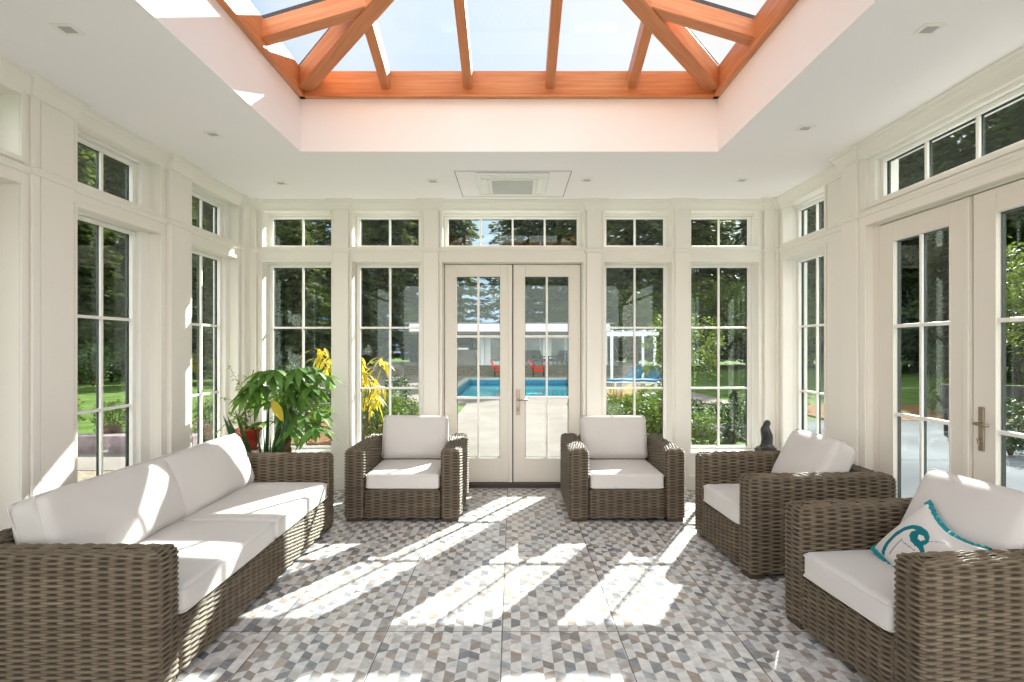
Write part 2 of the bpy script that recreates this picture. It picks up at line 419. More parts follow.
# windows
wn = [0]
def window(mapf, a, b, z0, z1, gc, gh, gz0, gz1, zmun, umun, label, wface=.0, wg=.20, par=None, sill=True):
    """a,b,z0,z1 opening; gc/gh glass centre & half width; gz0,gz1 glass heights"""
    wn[0] += 1
    root = thing('window_%d' % wn[0], label, 'window', kind='structure')
    def bx(mb, u0,u1,w0,w1,za,zb):
        P = [mapf(u,w,0) for u in (u0,u1) for w in (w0,w1)]
        X=[p[0] for p in P]; Y=[p[1] for p in P]; mb.box(min(X),max(X),min(Y),max(Y),za,zb)
    def ring(mb, u0,u1,za,zb, v0,v1,ya,yb, w0,w1):
        bx(mb,u0,v0,w0,w1,za,zb); bx(mb,v1,u1,w0,w1,za,zb); bx(mb,v0,v1,w0,w1,za,ya); bx(mb,v0,v1,w0,w1,yb,zb)
    g0, g1 = gc-gh, gc+gh
    fr = MB(); ring(fr, a,b,z0,z1, g0-.045,g1+.045,gz0-.028,gz1+.03, wg-.07, wg+.04); fr.build('frame', M['trimwhite'], root, bevel=.003)
    sh = MB(); ring(sh, g0-.043,g1+.043,gz0-.026,gz1+.028, g0,g1,gz0,gz1, wg-.035, wg-.004); sh.build('sash', M['trimwhite'], root, bevel=.004)
    ex = MB(); ring(ex, g0-.043,g1+.043,gz0-.026,gz1+.028, g0+.004,g1-.004,gz0+.004,gz1-.004, wg+.006, wg+.020)
    mu = MB()
    for u in umun: bx(mu,u-.011,u+.011,wg-.022,wg-.001,gz0,gz1); bx(ex,u-.010,u+.010,wg+.007,wg+.018,gz0,gz1)
    for z in zmun: bx(mu,g0,g1,wg-.021,wg-.001,z-.011,z+.011); bx(ex,g0,g1,wg+.007,wg+.018,z-.010,z+.010)
    ex.build('exterior_sash', M['black'], root)
    mu.build('muntin_grid', M['trimwhite'], root, bevel=.003)
    gl = MB(); bx(gl,g0,g1,wg,wg+.006,gz0,gz1); gl.build('glass', M['glass'], root)
    if sill:
        s = MB(); bx(s,a-.02,b+.02,-.025,wg-.07,z0-.03,z0+.004); s.build('sill', M['trimwhite'], root, bevel=.005)
    casing(root, mapf, a, b, z0, z1)
    return root
MUN = (1.766, 1.088)
names = ['far left', 'left of the doors', 'right of the doors', 'far right']
for i, (a, b) in enumerate(BACK):
    c = (a+b)/2; gh = (b-a)/2-.047
    window(mB, a,b,Z_LO,Z_LT, c,gh,.44,2.44, MUN,(c,), 'tall six pane window in the back wall, %s' % names[i])
    window(mB, a,b,Z_TB,Z_TT, c,gh,2.688,2.985, (),(c,), 'two pane transom over the back window, %s' % names[i], sill=False)
c = -.004
window(mB, *DOORB, Z_TB,Z_TT, c,.72,2.688,2.985, (),(c-.36,c,c+.36), 'wide four pane transom over the back doors', sill=False)
for (a,b),c,l in ((LWIN[0],4.352,'nearer'),(LWIN[1],5.745,'farther')):
    window(mL, a,b,Z_LO,Z_LT, c,.325,.44,2.44, MUN,(c,), 'tall six pane window in the left wall, %s one' % l, wg=.15)
    window(mL, a,b,Z_TB,Z_TT, c,.325,2.688,2.985, (),(c,), 'two pane transom in the left wall, %s one' % l, wg=.15, sill=False)
window(mR, *RWIN, Z_LO,Z_LT, 5.89,.335,.44,2.44, MUN,(5.89,), 'tall six pane window in the right wall by the corner', wg=.17)
window(mR, *RWIN, Z_TB,Z_TT, 5.89,.335,2.688,2.985, (),(5.89,), 'two pane transom in the right wall by the corner', wg=.17, sill=False)
window(mRB, *RD, 2.66,3.02, 3.63,.87,2.70,2.965, (),(4.06,3.61,3.18), 'long transom over the right side doors', wg=.09, sill=False)
window(mLB, *LD, 2.66,3.02, 2.465,.87,2.70,2.965, (),(2.9,2.465,2.03), 'long transom high in the left bay by the picture edge', wg=.20, sill=False)

# glazed doors
dn = [0]
def door(mapf, u0, u1, hinge_low, wd, g0, g1, gz0, gz1, zmun, label, handle=None, z1=2.465, astragal=None):
    dn[0] += 1
    root = thing('door_%d' % dn[0], label, 'door', kind='structure')
    def bx(mb, a,b,w0,w1,za,zb,mi=0):
        P = [mapf(u,w,0) for u in (a,b) for w in (w0,w1)]
        X=[p[0] for p in P]; Y=[p[1] for p in P]; mb.box(min(X),max(X),min(Y),max(Y),za,zb,mi)
    z0 = .05
    lf = MB()
    bx(lf,u0,g0,wd,wd+.045,z0,z1); bx(lf,g1,u1,wd,wd+.045,z0,z1); bx(lf,g0,g1,wd,wd+.045,z0,gz0); bx(lf,g0,g1,wd,wd+.045,gz1,z1)
    lf.build('leaf_frame', M['door'], root, bevel=.003)
    ws = MB()
    for a,b,c,d in ((u0-.008,u0+.01,z0,z1+.006),(u1-.01,u1+.008,z0,z1+.006),(u0,u1,z1-.01,z1+.008)): bx(ws,a,b,wd+.030,wd+.043,c,d)
    ws.build('weatherstrip', M['black'], root)
    st = MB(); k=.012
    for a,b,c,d in ((g0-k,g0,gz0-k,gz1+k),(g1,g1+k,gz0-k,gz1+k),(g0,g1,gz0-k,gz0),(g0,g1,gz1,gz1+k)): bx(st,a,b,wd-.006,wd+.002,c,d)
    st.build('glazing_bead', M['door'], root, bevel=.003)
    mu = MB(); ex = MB(); c=(g0+g1)/2
    bx(mu,c-.012,c+.012,wd+.003,wd+.020,gz0,gz1); bx(ex,c-.011,c+.011,wd+.028,wd+.040,gz0,gz1)
    for z in zmun: bx(mu,g0,g1,wd+.004,wd+.020,z-.013,z+.013); bx(ex,g0,g1,wd+.028,wd+.040,z-.012,z+.012)
    for a,b,cc,d in ((g0,g0+.006,gz0,gz1),(g1-.006,g1,gz0,gz1),(g0,g1,gz0,gz0+.006),(g0,g1,gz1-.006,gz1)): bx(ex,a,b,wd+.028,wd+.05,cc,d)
    mu.build('muntin_grid', M['trimwhite'], root, bevel=.003); ex.build('exterior_bead', M['black'], root)
    gl = MB(); bx(gl,g0,g1,wd+.021,wd+.027,gz0,gz1); gl.build('glass', M['glass'], root)
    if astragal:
        asb = MB(); bx(asb,astragal[0],astragal[1],wd-.018,wd+.004,z0,z1-.004); asb.build('astragal', M['door'], root, bevel=.006)
    if handle:
        uh, za, zb, zl, sgn = handle
        h = MB(); bx(h,uh-.020,uh+.020,wd-.012,wd+.0,za,zb); hp = h.build('handle_plate', M['nickel'], root, bevel=.004)
        lv = MB(); p = [mapf(uh,wd-.01,zl), mapf(uh,wd-.05,zl), mapf(uh+sgn*.03,wd-.056,zl), mapf(uh+sgn*.11,wd-.056,zl)]
        lv.tube(p, .009, 10); lv.build('lever', M['nickel'], hp, smooth=True)
        tt = MB(); zt = za+(zb-za)*.22
        tt.tube([mapf(uh,wd-.012,zt), mapf(uh,wd-.022,zt)], .016, 14); tt.tube([mapf(uh,wd-.022,zt-.018), mapf(uh,wd-.03,zt+.018)], .006, 8)
        tt.build('thumb_turn', M['nickel'], hp)
    return root
door(mB, -.759,-.008, True, .10, -.626,-.144, .318,2.331, (1.667,.984), 'left leaf of the cream glazed doors in the back wall', astragal=(-.054,-.009))
door(mB, .004,.750, False, .10, .134,.617, .318,2.331, (1.667,.984), 'right leaf of the cream glazed doors in the back wall', handle=(.055,.795,1.078,.967,1))
door(mRB, 3.630,4.545, True, .05, 3.810,4.368, .318,2.335, (1.705,1.055), 'farther leaf of the cream glazed doors in the right wall', z1=2.48, astragal=(3.632,3.680))
door(mRB, 2.715,3.615, False, .05, 2.885,3.440, .318,2.335, (1.705,1.055), 'nearer leaf of the cream glazed doors in the right wall', handle=(3.545,.925,1.19,1.09,-1), z1=2.48)
door(mLB, 2.472,3.39, True, .19, 2.65,3.21, .318,2.335, (1.705,1.055), 'farther leaf of the cream glazed doors in the left bay', z1=2.48)
door(mLB, 1.54,2.464, True, .19, 1.72,2.28, .318,2.335, (1.705,1.055), 'nearer leaf of the cream glazed doors in the left bay', z1=2.48)
casing(wb, mB, *DOORB, 0, Z_LT, bottom=False)
casing(wrb, mRB, *RD, 0, 2.50, w=.045, bottom=False)
casing(wlb, mLB, *LD, 0, 2.50, w=.045, bottom=False)
# door jambs fill the gap between leaf and wall
def jamb(par, mapf, a, b, u0, u1, z1, zt, w0, w1):
    mb = MB()
    def bx(p,q,za,zb):
        P = [mapf(u,w,0) for u in (p,q) for w in (w0,w1)]
        X=[k[0] for k in P]; Y=[k[1] for k in P]; mb.box(min(X),max(X),min(Y),max(Y),za,zb)
    bx(a,u0-.007,0,zt); bx(u1+.007,b,0,zt); bx(u0-.007,u1+.007,z1+.007,zt)
    mb.build('door_frame', M['door'], par, bevel=.002)
jamb(wb, mB, *DOORB, -.759,.750, 2.465,Z_LT, .085,.2)
jamb(wrb, mRB, *RD, 2.715,4.545, 2.48,2.50, .052,.2)
jamb(wlb, mLB, *LD, 1.54,3.39, 2.48,2.50, .18,.25)
struct(MB().box(DOORB[0],DOORB[1],YB+.03,YB+T+.06,-.06,.046).build('trim_3', M['threshold'], bevel=.004), 'dark bronze threshold under the back doors', 'threshold')
struct(MB().box(XRB+.02,XRB+T+.06,RD[0],RD[1],-.06,.046).build('trim_4', M['threshold'], bevel=.004), 'dark bronze threshold under the right doors', 'threshold')
struct(MB().box(XLB-T-.06,XLB-.15,LD[0],LD[1],-.06,.03).build('trim_5', M['threshold'], bevel=.004), 'dark bronze threshold under the left bay doors', 'threshold')

# ------------------------------------------------------------------ ceiling, well and skylight
SX0, SX1, SY0, SY1 = -1.74, 1.675, .6, 4.83
def ceil():
    mb = MB(); x0,x1,y0,y1 = XL-T, XR+T, Y0, YB+T
    z0, z1 = ZC, 3.77
    o = [(x0,y0),(x1,y0),(x1,y1),(x0,y1)]; i = [(SX0,SY0),(SX1,SY0),(SX1,SY1),(SX0,SY1)]
    for z in (z0, z1):
        for k in range(4):
            a, b = k, (k+1)%4
            mb.face([(*o[a],z),(*o[b],z),(*i[b],z),(*i[a],z)])
    for k in range(4):
        a,b=k,(k+1)%4
        mb.face([(*i[a],z0),(*i[b],z0),(*i[b],z1),(*i[a],z1)]); mb.face([(*o[a],z0),(*o[b],z0),(*o[b],z1),(*o[a],z1)])
    return mb
ob = ceil().build('ceiling', M['ceiling']); struct(ob, 'white ceiling with a deep rectangular skylight well', 'ceiling')
sk = thing('skylight', 'timber hipped roof lantern filling the ceiling well', 'skylight', kind='structure')
ZW = 3.58
def timber(nm, A, B, w, h, bevel=.005, up=(0,0,1)):
    A, B = Vector(A), Vector(B); d=(B-A); L=d.length; d.normalize(); sd=Vector(up).cross(d).normalized(); u=d.cross(sd)
    mb=MB(); mb.box(0,L,-w/2,w/2,-h/2,h/2); o=mb.build(nm, M['wood'], sk, bevel=bevel)
    o.matrix_local = Matrix.Translation(A) @ Matrix((d,sd,u)).transposed().to_4x4()
    return o
def curb_ring(nm, w, z0, z1, off, bv):
    zc=(z0+z1)/2; h=z1-z0
    timber(nm,(SX0+off,SY1-w/2+.01,zc),(SX1-off,SY1-w/2+.01,zc),w,h,bv); timber(nm,(SX0+off,SY0+w/2-.01,zc),(SX1-off,SY0+w/2-.01,zc),w,h,bv)
    timber(nm,(SX0+w/2-.01,SY0+off,zc),(SX0+w/2-.01,SY1-off,zc),w,h,bv); timber(nm,(SX1-w/2+.01,SY0+off,zc),(SX1-w/2+.01,SY1-off,zc),w,h,bv)
curb_ring('curb', .045, ZW+.028, ZW+.215, 0, .004)
curb_ring('curb_lip', .06, ZW, ZW+.022, 0, .003)
cxs = (SX0+SX1)/2; HW = (SX1-SX0)/2-.03; ya, yb2 = SY0+.03, SY1-.03
ze = 3.71; pit = .30
def pz(d): return ze + pit*d
def rafter(A, B, w, h, nm='rafter'):
    return timber(nm, A, B, w, h, .006)
for x in (-1.0,-.333,.333,1.0):
    dm = HW-abs(x)
    rafter((cxs+x, yb2+.02, pz(-.02)), (cxs+x, yb2-dm, pz(dm)), .075, .12)
    rafter((cxs+x, ya-.02, pz(-.02)), (cxs+x, ya+dm, pz(dm)), .075, .12)
for y in (4.06, 3.40, 2.75, 2.07, 1.40):
    dm = min(HW, yb2-y, y-ya)
    rafter((cxs-HW-.02, y, pz(-.02)), (cxs-HW+dm, y, pz(dm)), .115, .12)
    rafter((cxs+HW+.02, y, pz(-.02)), (cxs+HW-dm, y, pz(dm)), .115, .12)
for sx in (-1,1):
    for yy, sy in ((yb2,-1),(ya,1)):
        rafter((cxs+sx*(HW-.01), yy+sy*.01, pz(.01)-.01), (cxs, yy+sy*HW, pz(HW)), .125, .16, 'hip_rafter')
timber('ridge_beam', (cxs, ya+HW-.05, pz(HW)), (cxs, yb2-HW+.05, pz(HW)), .12, .20)
# dark glazing bars above the rafters, and the four slopes of glass
gb = MB(); dz=.095
for x in (-1.0,-.333,.333,1.0):
    dm = HW-abs(x); gb.beam((cxs+x,yb2+.1,pz(-.1)+dz),(cxs+x,yb2-dm,pz(dm)+dz),.05,.03); gb.beam((cxs+x,ya-.1,pz(-.1)+dz),(cxs+x,ya+dm,pz(dm)+dz),.05,.03)
for y in (4.06,3.40,2.75,2.07,1.40):
    dm=min(HW,yb2-y,y-ya)
    for sx in (-1,1): gb.beam((cxs+sx*(HW+.1),y,pz(-.1)+dz),(cxs+sx*(HW-dm),y,pz(dm)+dz),.05,.03)
for sx in (-1,1):
    for yy,sy in ((yb2,-1),(ya,1)): gb.beam((cxs+sx*(HW+.1),yy-sy*.1,pz(-.1)+dz+.01),(cxs,yy+sy*HW,pz(HW)+dz+.01),.07,.04)
gb.build('glazing_bar', M['black'], sk)
gl = MB(); e=.14; zz=.082
c0=(cxs-HW-e,ya-e,pz(-e)+zz); c1=(cxs+HW+e,ya-e,pz(-e)+zz); c2=(cxs+HW+e,yb2+e,pz(-e)+zz); c3=(cxs-HW-e,yb2+e,pz(-e)+zz)
r0=(cxs,ya+HW,pz(HW)+zz); r1=(cxs,yb2-HW,pz(HW)+zz)
for fpts in ((c0,c1,r0),(c1,c2,r1,r0),(c2,c3,r1),(c3,c0,r0,r1)): gl.face(fpts)
gl.build('glass', M['skyglass'], sk)

# recessed downlights
def ceil_pt(px, py): 
    Y = F*(ZC-CH)/(VY-py); return ((px-VX)/F*Y, Y)
spots = [(68,29,'nearest one on the left strip of ceiling'), (213,134,'second one on the left strip of ceiling'), (281,183,'at the back left ceiling corner'),
         (433,181,'just left of the ceiling cassette'), (587,180,'just right of the ceiling cassette'), (742,180,'at the back right ceiling corner'),
         (805,128,'second one on the right strip of ceiling'), (929,29,'nearest one on the right strip of ceiling')]
for px, py, lb in spots:
    x, y = ceil_pt(px, py)
    t = thing('recessed_downlight', 'small square white recessed downlight, ' + lb, 'light', (x,y,ZC), group='recessed ceiling downlights')
    a=.055; q=MB()
    for x0,x1,y0,y1 in ((-a,a,-a,-a+.022),(-a,a,a-.022,a),(-a,-a+.022,-a+.022,a-.022),(a-.022,a,-a+.022,a-.022)): q.box(x0,x1,y0,y1,-.006,.0)
    q.build('trim_ring', M['trimwhite'], t, bevel=.002)
    MB().box(-.034,.034,-.034,.034,-.003,-.0005).build('lens', M['lens'], t)
# access panel and cassette
ap = MB()
px0,px1,py0,py1 = -.535,.535,5.36,6.285
for x0,x1,y0,y1 in ((px0,px1,py0,py0+.005),(px0,px1,py1-.005,py1),(px0,px0+.005,py0,py1),(px1-.005,px1,py0,py1)): ap.box(x0,x1,y0,y1,ZC-.0025,ZC)
struct(ap.build('trim_6', M['line']), 'thin dark outline of the flush access panel in the ceiling', 'panel')
t = thing('ceiling_cassette', 'white ceiling air conditioning cassette with a grey mesh grille', 'air conditioner', (-.005,5.80,ZC))
q = MB(); s1=.34; s2=.40
q.box(-s1,s1,-s2,s2,-.022,-.003)
q.build('cover', M['vent'], t, bevel=.01)
q = MB()
for x0,x1,y0,y1 in ((-.30,.30,-.36,-.29),(-.30,.30,.29,.36),(-.30,-.24,-.27,.27),(.24,.30,-.27,.27)): q.box(x0,x1,y0,y1,-.030,-.020)
q.build('air_flap', M['trimwhite'], t, bevel=.004)
q = MB(); q.box(-.235,.235,-.265,.265,-.032,-.022); gf = q.build('grille_frame', M['trimwhite'], t, bevel=.004)
q = MB(); q.box(-.20,.20,-.23,.23,-.0335,-.031,0)
for i in range(26): x=-.195+i*.0156; q.box(x-.0012,x+.0012,-.23,.23,-.037,-.033,1)
for i in range(30): y=-.225+i*.0155; q.box(-.20,.20,y-.0012,y+.0012,-.038,-.034,1)
q.build('grille', [M['ventgrey'], M['vent']], gf)

# ------------------------------------------------------------------ floor: isometric mosaic of rhombs
def build_floor():
    Lr = .0606; w = Lr*math.sqrt(3)/2
    x0,x1,y0,y1 = XL-.05, XR+.05, Y0, YB+.06
    vs=[]; fs=[]; cols=[]
    whites = [(.64,.63,.625),(.69,.68,.67),(.60,.595,.60),(.66,.64,.62)]
    greys = [(.235,.215,.205),(.30,.28,.265),(.19,.175,.17),(.27,.225,.195),(.24,.25,.265),(.38,.36,.345),(.30,.25,.215),(.18,.185,.20),(.42,.41,.40),(.34,.32,.305)]
    def add(pts, c):
        xs=[p[0] for p in pts]; ys=[p[1] for p in pts]
        if max(xs)<x0 or min(xs)>x1 or max(ys)<y0 or min(ys)>y1: return
        b=len(vs); vs.extend((min(max(p[0],x0),x1),min(max(p[1],y0),y1),0) for p in pts); fs.append(tuple(range(b,b+len(pts)))); cols.append((*c,1))
    # hexagons of edge Lr, each cut into three rhombs; vertical edges
    ncol = int((x1-x0)/(2*w))+3; nrow = int((y1-y0)/(1.5*Lr))+3
    for j in range(-1, nrow):
        for i in range(-1, ncol):
            cx = x0 + i*2*w + (j%2)*w; cy = y0 + j*1.5*Lr
            P = [(cx+Lr*math.sin(k*PI/3), cy+Lr*math.cos(k*PI/3)) for k in range(6)]   # top, ur, lr, bottom, ll, ul
            c=(cx,cy)
            g = R.choice(greys) if cy < 9 else 0
            near = R.random()
            W = lambda: R.choice(whites)
            def G():
                q = g if R.random()<.5 else R.choice(greys); f_ = R.uniform(1.0,1.5)
                return tuple(min(.55,k*f_) for k in q)
            # right rhomb (c, ur, lr, bottom), left rhomb (c, bottom, ll, ul), top rhomb (c, ul, top, ur)
            sw = R.random() < .14
            A_, B_ = (G, W) if sw else (W, G)
            add([c,P[1],P[2],P[3]], A_()); add([c,P[3],P[4],P[5]], B_())
            if R.random()<.85: add([c,P[5],P[0]], W()); add([c,P[0],P[1]], G())
            else: add([c,P[5],P[0]], G()); add([c,P[0],P[1]], W())
    me = bpy.data.meshes.new('floor'); me.from_pydata(vs,[],fs); me.materials.append(M['floor'])
    at = me.color_attributes.new('tone','FLOAT_COLOR','CORNER')
    arr=[]
    for f,c in zip(fs,cols): arr.extend(list(c)*len(f))
    at.data.foreach_set('color', arr); me.update()
    o = bpy.data.objects.new('floor', me); C.objects.link(o)
    return o
fo = build_floor(); struct(fo, 'mosaic tile floor of white, grey and taupe rhombs', 'floor')
struct(MB().box(XL-T,XR+T,Y0,YB+T,-.30,-.002).build('floor_slab', M['greypatio']), 'concrete slab under the mosaic floor', 'floor')

# ------------------------------------------------------------------ wicker furniture
def wicker_box(L, W, H, z0=.035, rc=.045, re=.045, c=.074, p=.0125, su=8, sv=6):
    rc = min(rc, W/2-.005); 
    hx, hy = L/2-rc, W/2-rc
    P = 2*(2*hx+2*hy)+2*PI*rc
    ncol = max(4, int(round(P/c/2))*2); nu = ncol*su
    bx=np.zeros(nu); by=np.zeros(nu); nx=np.zeros(nu); ny=np.zeros(nu); kx=np.zeros(nu); ky=np.zeros(nu)
    segs=[('s',2*hx,(-hx,-W/2),(1,0),(0,-1)),('a',PI*rc/2,(hx,-hy),-PI/2),('s',2*hy,(L/2,-hy),(0,1),(1,0)),('a',PI*rc/2,(hx,hy),0),
          ('s',2*hx,(hx,W/2),(-1,0),(0,1)),('a',PI*rc/2,(-hx,hy),PI/2),('s',2*hy,(-L/2,hy),(0,-1),(-1,0)),('a',PI*rc/2,(-hx,-hy),PI)]
    for i in range(nu):
        s = i/nu*P
        for g in segs:
            if s <= g[1]+1e-9: break
            s -= g[1]
        if g[0]=='s':
            bx[i]=g[2][0]+g[3][0]*s; by[i]=g[2][1]+g[3][1]*s; nx[i],ny[i]=g[4]
        else:
            a=g[3]+s/rc; nx[i],ny[i]=math.cos(a),math.sin(a); bx[i]=g[2][0]+rc*nx[i]; by[i]=g[2][1]+rc*ny[i]
    prof=[]  # (o, z, ca, sa, v)
    dv=p/sv; side=H-re-z0; arc=PI*re/2; top=max(0, W/2-re); tot=side+arc+top
    nv=int(tot/dv)
    for j in range(nv+1):
        v=tot*j/nv
        if v<=side: prof.append((0,z0+v,1,0,v))
        elif v<=side+arc:
            a=(v-side)/re; prof.append((re*(1-math.cos(a)),H-re+re*math.sin(a),math.cos(a),math.sin(a),v))
        else: prof.append((re+(v-side-arc),H,0,1,v))
    o=np.array([q[0] for q in prof])[:,None]; z=np.array([q[1] for q in prof])[:,None]; ca=np.array([q[2] for q in prof])[:,None]; sa=np.array([q[3] for q in prof])[:,None]; v=np.array([q[4] for q in prof])[:,None]
    X=bx[None]-nx[None]*o; Y=by[None]-ny[None]*o
    lx=np.maximum(L/2-o,0); ly=np.maximum(W/2-o,0)
    X=np.clip(X,-lx,lx); Y=np.clip(Y,-ly,ly)
    u=(np.arange(nu)/su)[None]
    row=np.floor(v/p); t=2*(v/p-row)-1
    hr=np.sqrt(np.maximum(0,1-t*t))
    wv=.5+.5*np.cos(PI*(u+row))
    wv=wv**.8; d=-.0165+hr*.0045+wv*.0125*np.sqrt(hr)
    # irregular hand weave
    rng=np.random.RandomState(int(L*1000+H*77))
    jit=rng.normal(0,.0006,(nv+1,1))+rng.normal(0,.0004,(nv+1,nu)); d=d+jit
    X=X+nx[None]*ca*d; Y=Y+ny[None]*ca*d; Z=z+sa*d+0*X
    co=np.stack([X,Y,Z],-1).reshape(-1,3)
    n1=nv+1
    jj,ii=np.meshgrid(np.arange(nv),np.arange(nu),indexing='ij')
    a=jj*nu+ii; b=jj*nu+(ii+1)%nu
    F4=np.stack([a,b,b+nu,a+nu],-1).reshape(-1,4)
    me=bpy.data.meshes.new('wicker')
    me.vertices.add(len(co)); me.vertices.foreach_set('co',co.astype(np.float32).ravel())
    nf=len(F4); me.loops.add(nf*4+nu); me.polygons.add(nf+1)
    loops=np.concatenate([F4.ravel(), np.arange(nu)[::-1]])
    me.loops.foreach_set('vertex_index',loops.astype(np.int32))
    me.polygons.foreach_set('loop_start',np.concatenate([np.arange(nf)*4,[nf*4]]).astype(np.int32))
    me.polygons.foreach_set('use_smooth',np.ones(nf+1,dtype=bool))
    me.update(calc_edges=True)
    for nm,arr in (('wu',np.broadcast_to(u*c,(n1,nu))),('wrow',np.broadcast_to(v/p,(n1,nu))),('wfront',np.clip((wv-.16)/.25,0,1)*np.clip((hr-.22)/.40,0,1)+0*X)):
        at=me.attributes.new(nm,'FLOAT','POINT'); at.data.foreach_set('value',np.ascontiguousarray(arr).astype(np.float32).ravel())
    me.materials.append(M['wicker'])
    return me

def cushion_mesh(w, d, h, r=.035, puff=.02, seed=0, wr=.004, cuts=26):
    bm=bmesh.new(); bmesh.ops.create_cube(bm,size=2.0); bmesh.ops.subdivide_edges(bm,edges=bm.edges,cuts=cuts,use_grid_fill=True)
    H=Vector((w/2,d/2,h/2))
    for v in bm.verts:
        q=Vector([math.copysign(1-(1-min(1,abs(k)))**1.9,k) for k in v.co])
        P=Vector((q.x*H.x,q.y*H.y,q.z*H.z))
        rr=min(r,h/2-.001)
        inn=Vector([max(-(H[i]-rr),min(H[i]-rr,P[i])) for i in range(3)])
        df=P-inn
        if df.length>1e-6:
            mx=max(abs(df.x),abs(df.y),abs(df.z)); df=df.normalized()*mx if mx<rr else df.normalized()*rr
            # push to the rounded surface
            df=df.normalized()*rr if max(abs(q.x),abs(q.y),abs(q.z))>.999 else df
        p=inn+df
        ux,uy=p.x/H.x,p.y/H.y
        f=max(0,1-ux*ux)*max(0,1-uy*uy)
        p.z+=math.copysign(1,p.z)*puff*(f**.6)*min(1,abs(p.z)/(h/2))
        # corners drawn in a touch
        k=1-.018*(abs(ux)**4)*(abs(uy)**4); p.x*=k; p.y*=k
        n=noise.noise_vector(Vector((p.x*4+seed*7.3,p.y*4,p.z*4+seed)))*wr + noise.noise_vector(Vector((p.x*13+seed*3.1,p.y*13,p.z*13)))*wr*.35
        v.co=p+n
    me=bpy.data.meshes.new('cushion'); bm.to_mesh(me); bm.free()
    me.polygons.foreach_set('use_smooth',[True]*len(me.polygons)); me.materials.append(M['fabric'])
    return me
def piping(w,d,h,r=.03):
    mb=MB()
    for s in (-1,1):
        pts=[]; a,b=w/2-.004,d/2-.004; cr=.03
        for cx,cy,a0 in ((a-cr,b-cr,0),(-a+cr,b-cr,PI/2),(-a+cr,-b+cr,PI),(a-cr,-b+cr,PI*1.5)):
            for k in range(5): an=a0+k*PI/8; pts.append((cx+cr*math.cos(an),cy+cr*math.sin(an),s*(h/2-r*.55)))
        mb.tube(pts,.0045,6,closed=True)
    return mb
def link(name, me, parent, loc=(0,0,0), rot=(0,0,0)):
    o=bpy.data.objects.new(name,me); C.objects.link(o); o.parent=parent; o.location=loc; o.rotation_euler=rot; return o

AH=.645; AW=.187
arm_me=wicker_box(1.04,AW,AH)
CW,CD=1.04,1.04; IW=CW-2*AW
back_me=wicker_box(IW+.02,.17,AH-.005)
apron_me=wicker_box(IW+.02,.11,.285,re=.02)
seat_me=cushion_mesh(IW-.006,.86,.135,.03,.010,1,.002)
bcush_me=cushion_mesh(IW-.01,.43,.17,.05,.035,2,.005)
def base_frame(t, w, d, n):
    MB().box(-w/2,w/2,-d/2+.06,d/2-.06,.12,.283).build('seat_deck', M['foot'], t)
    for sx in (-1,1):
        for sy in (-1,1):
            x=sx*(w/2+AW/2); y=sy*(d/2-.07); MB().box(x-.07,x+.07,y-.05,y+.05,0,.05).build('foot', M['foot'], t, bevel=.004)
def armchair(label, loc, rotz, group='matching wicker armchairs'):
    t=thing('wicker_armchair', label, 'armchair', loc, rotz, group)
    for s in (-1,1): link('arm', arm_me, t, (s*(CW/2-AW/2),0,0),(0,0,PI/2))
    link('backrest', back_me, t, (0,CD/2-.088,0)); link('apron', apron_me, t, (0,-CD/2+.055,0))
    base_frame(t, IW, CD, 2)
    s=link('seat_cushion', seat_me, t, (0,-CD/2+.43+.004,.288+.0675))
    pb=piping(IW-.006,.86,.135).build('piping', M['fabric'], s, smooth=True)
    b=link('back_cushion', bcush_me, t, (0,.255,.43+.205),(math.radians(90-16),0,0))
    piping(IW-.01,.43,.17,.05).build('piping', M['fabric'], b, smooth=True)
    return t
armchair('wicker armchair left of the back doors, facing into the room', (-.982,5.73,0), 0)
c2=armchair('wicker armchair right of the back doors, facing into the room', (1.014,5.73,0), 0)
c3=armchair('wicker armchair against the right wall, the farther of the two', (2.055,4.455,0), -PI/2+.05)
c4=armchair('wicker armchair nearest on the right, holding the bird pillow', (2.105,2.92,0), -PI/2+.09)
c3.scale.z=1.06; c4.scale.z=1.05
for cc in (c3,c4):
    for ch in cc.children:
        if ch.name.startswith('back_cushion'):
            ch.location=(0.0,.20 if cc is c3 else (.175),.43+.195); ch.rotation_euler=(math.radians(90-30),0,math.radians(0))

# sofa
SL,SD=2.55,1.06
t=thing('wicker_sofa', 'long wicker sofa with white cushions along the left wall', 'sofa', (-2.06,2.57+SL/2,0), PI/2)
# local: x along the length, front toward -y ; rotated so the front faces +X
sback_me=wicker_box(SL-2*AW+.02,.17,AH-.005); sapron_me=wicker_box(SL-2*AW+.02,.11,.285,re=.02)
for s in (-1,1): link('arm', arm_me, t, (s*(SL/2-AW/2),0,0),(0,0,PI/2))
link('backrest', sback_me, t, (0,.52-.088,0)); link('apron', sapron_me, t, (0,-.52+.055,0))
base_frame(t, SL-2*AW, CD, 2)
half=(SL-2*AW)/2
sseat=cushion_mesh(half-.004,.90,.135,.03,.012,3,.003,30); sbk=[cushion_mesh(half-.01,.44,.19,.055,.045,4+k,.010,30) for k in (0,1)]
for k,s in enumerate((-1,1)):
    q=link('seat_cushion', sseat, t, (s*half/2,-.52+.45,.288+.0675)); piping(half-.004,.90,.135).build('piping', M['fabric'], q, smooth=True)
    q=link('back_cushion', sbk[k], t, (s*half/2+(.06 if s<0 else .0),.235,.43+.175),(math.radians(90-20),0,0)); piping(half-.01,.44,.19,.055).build('piping', M['fabric'], q, smooth=True)

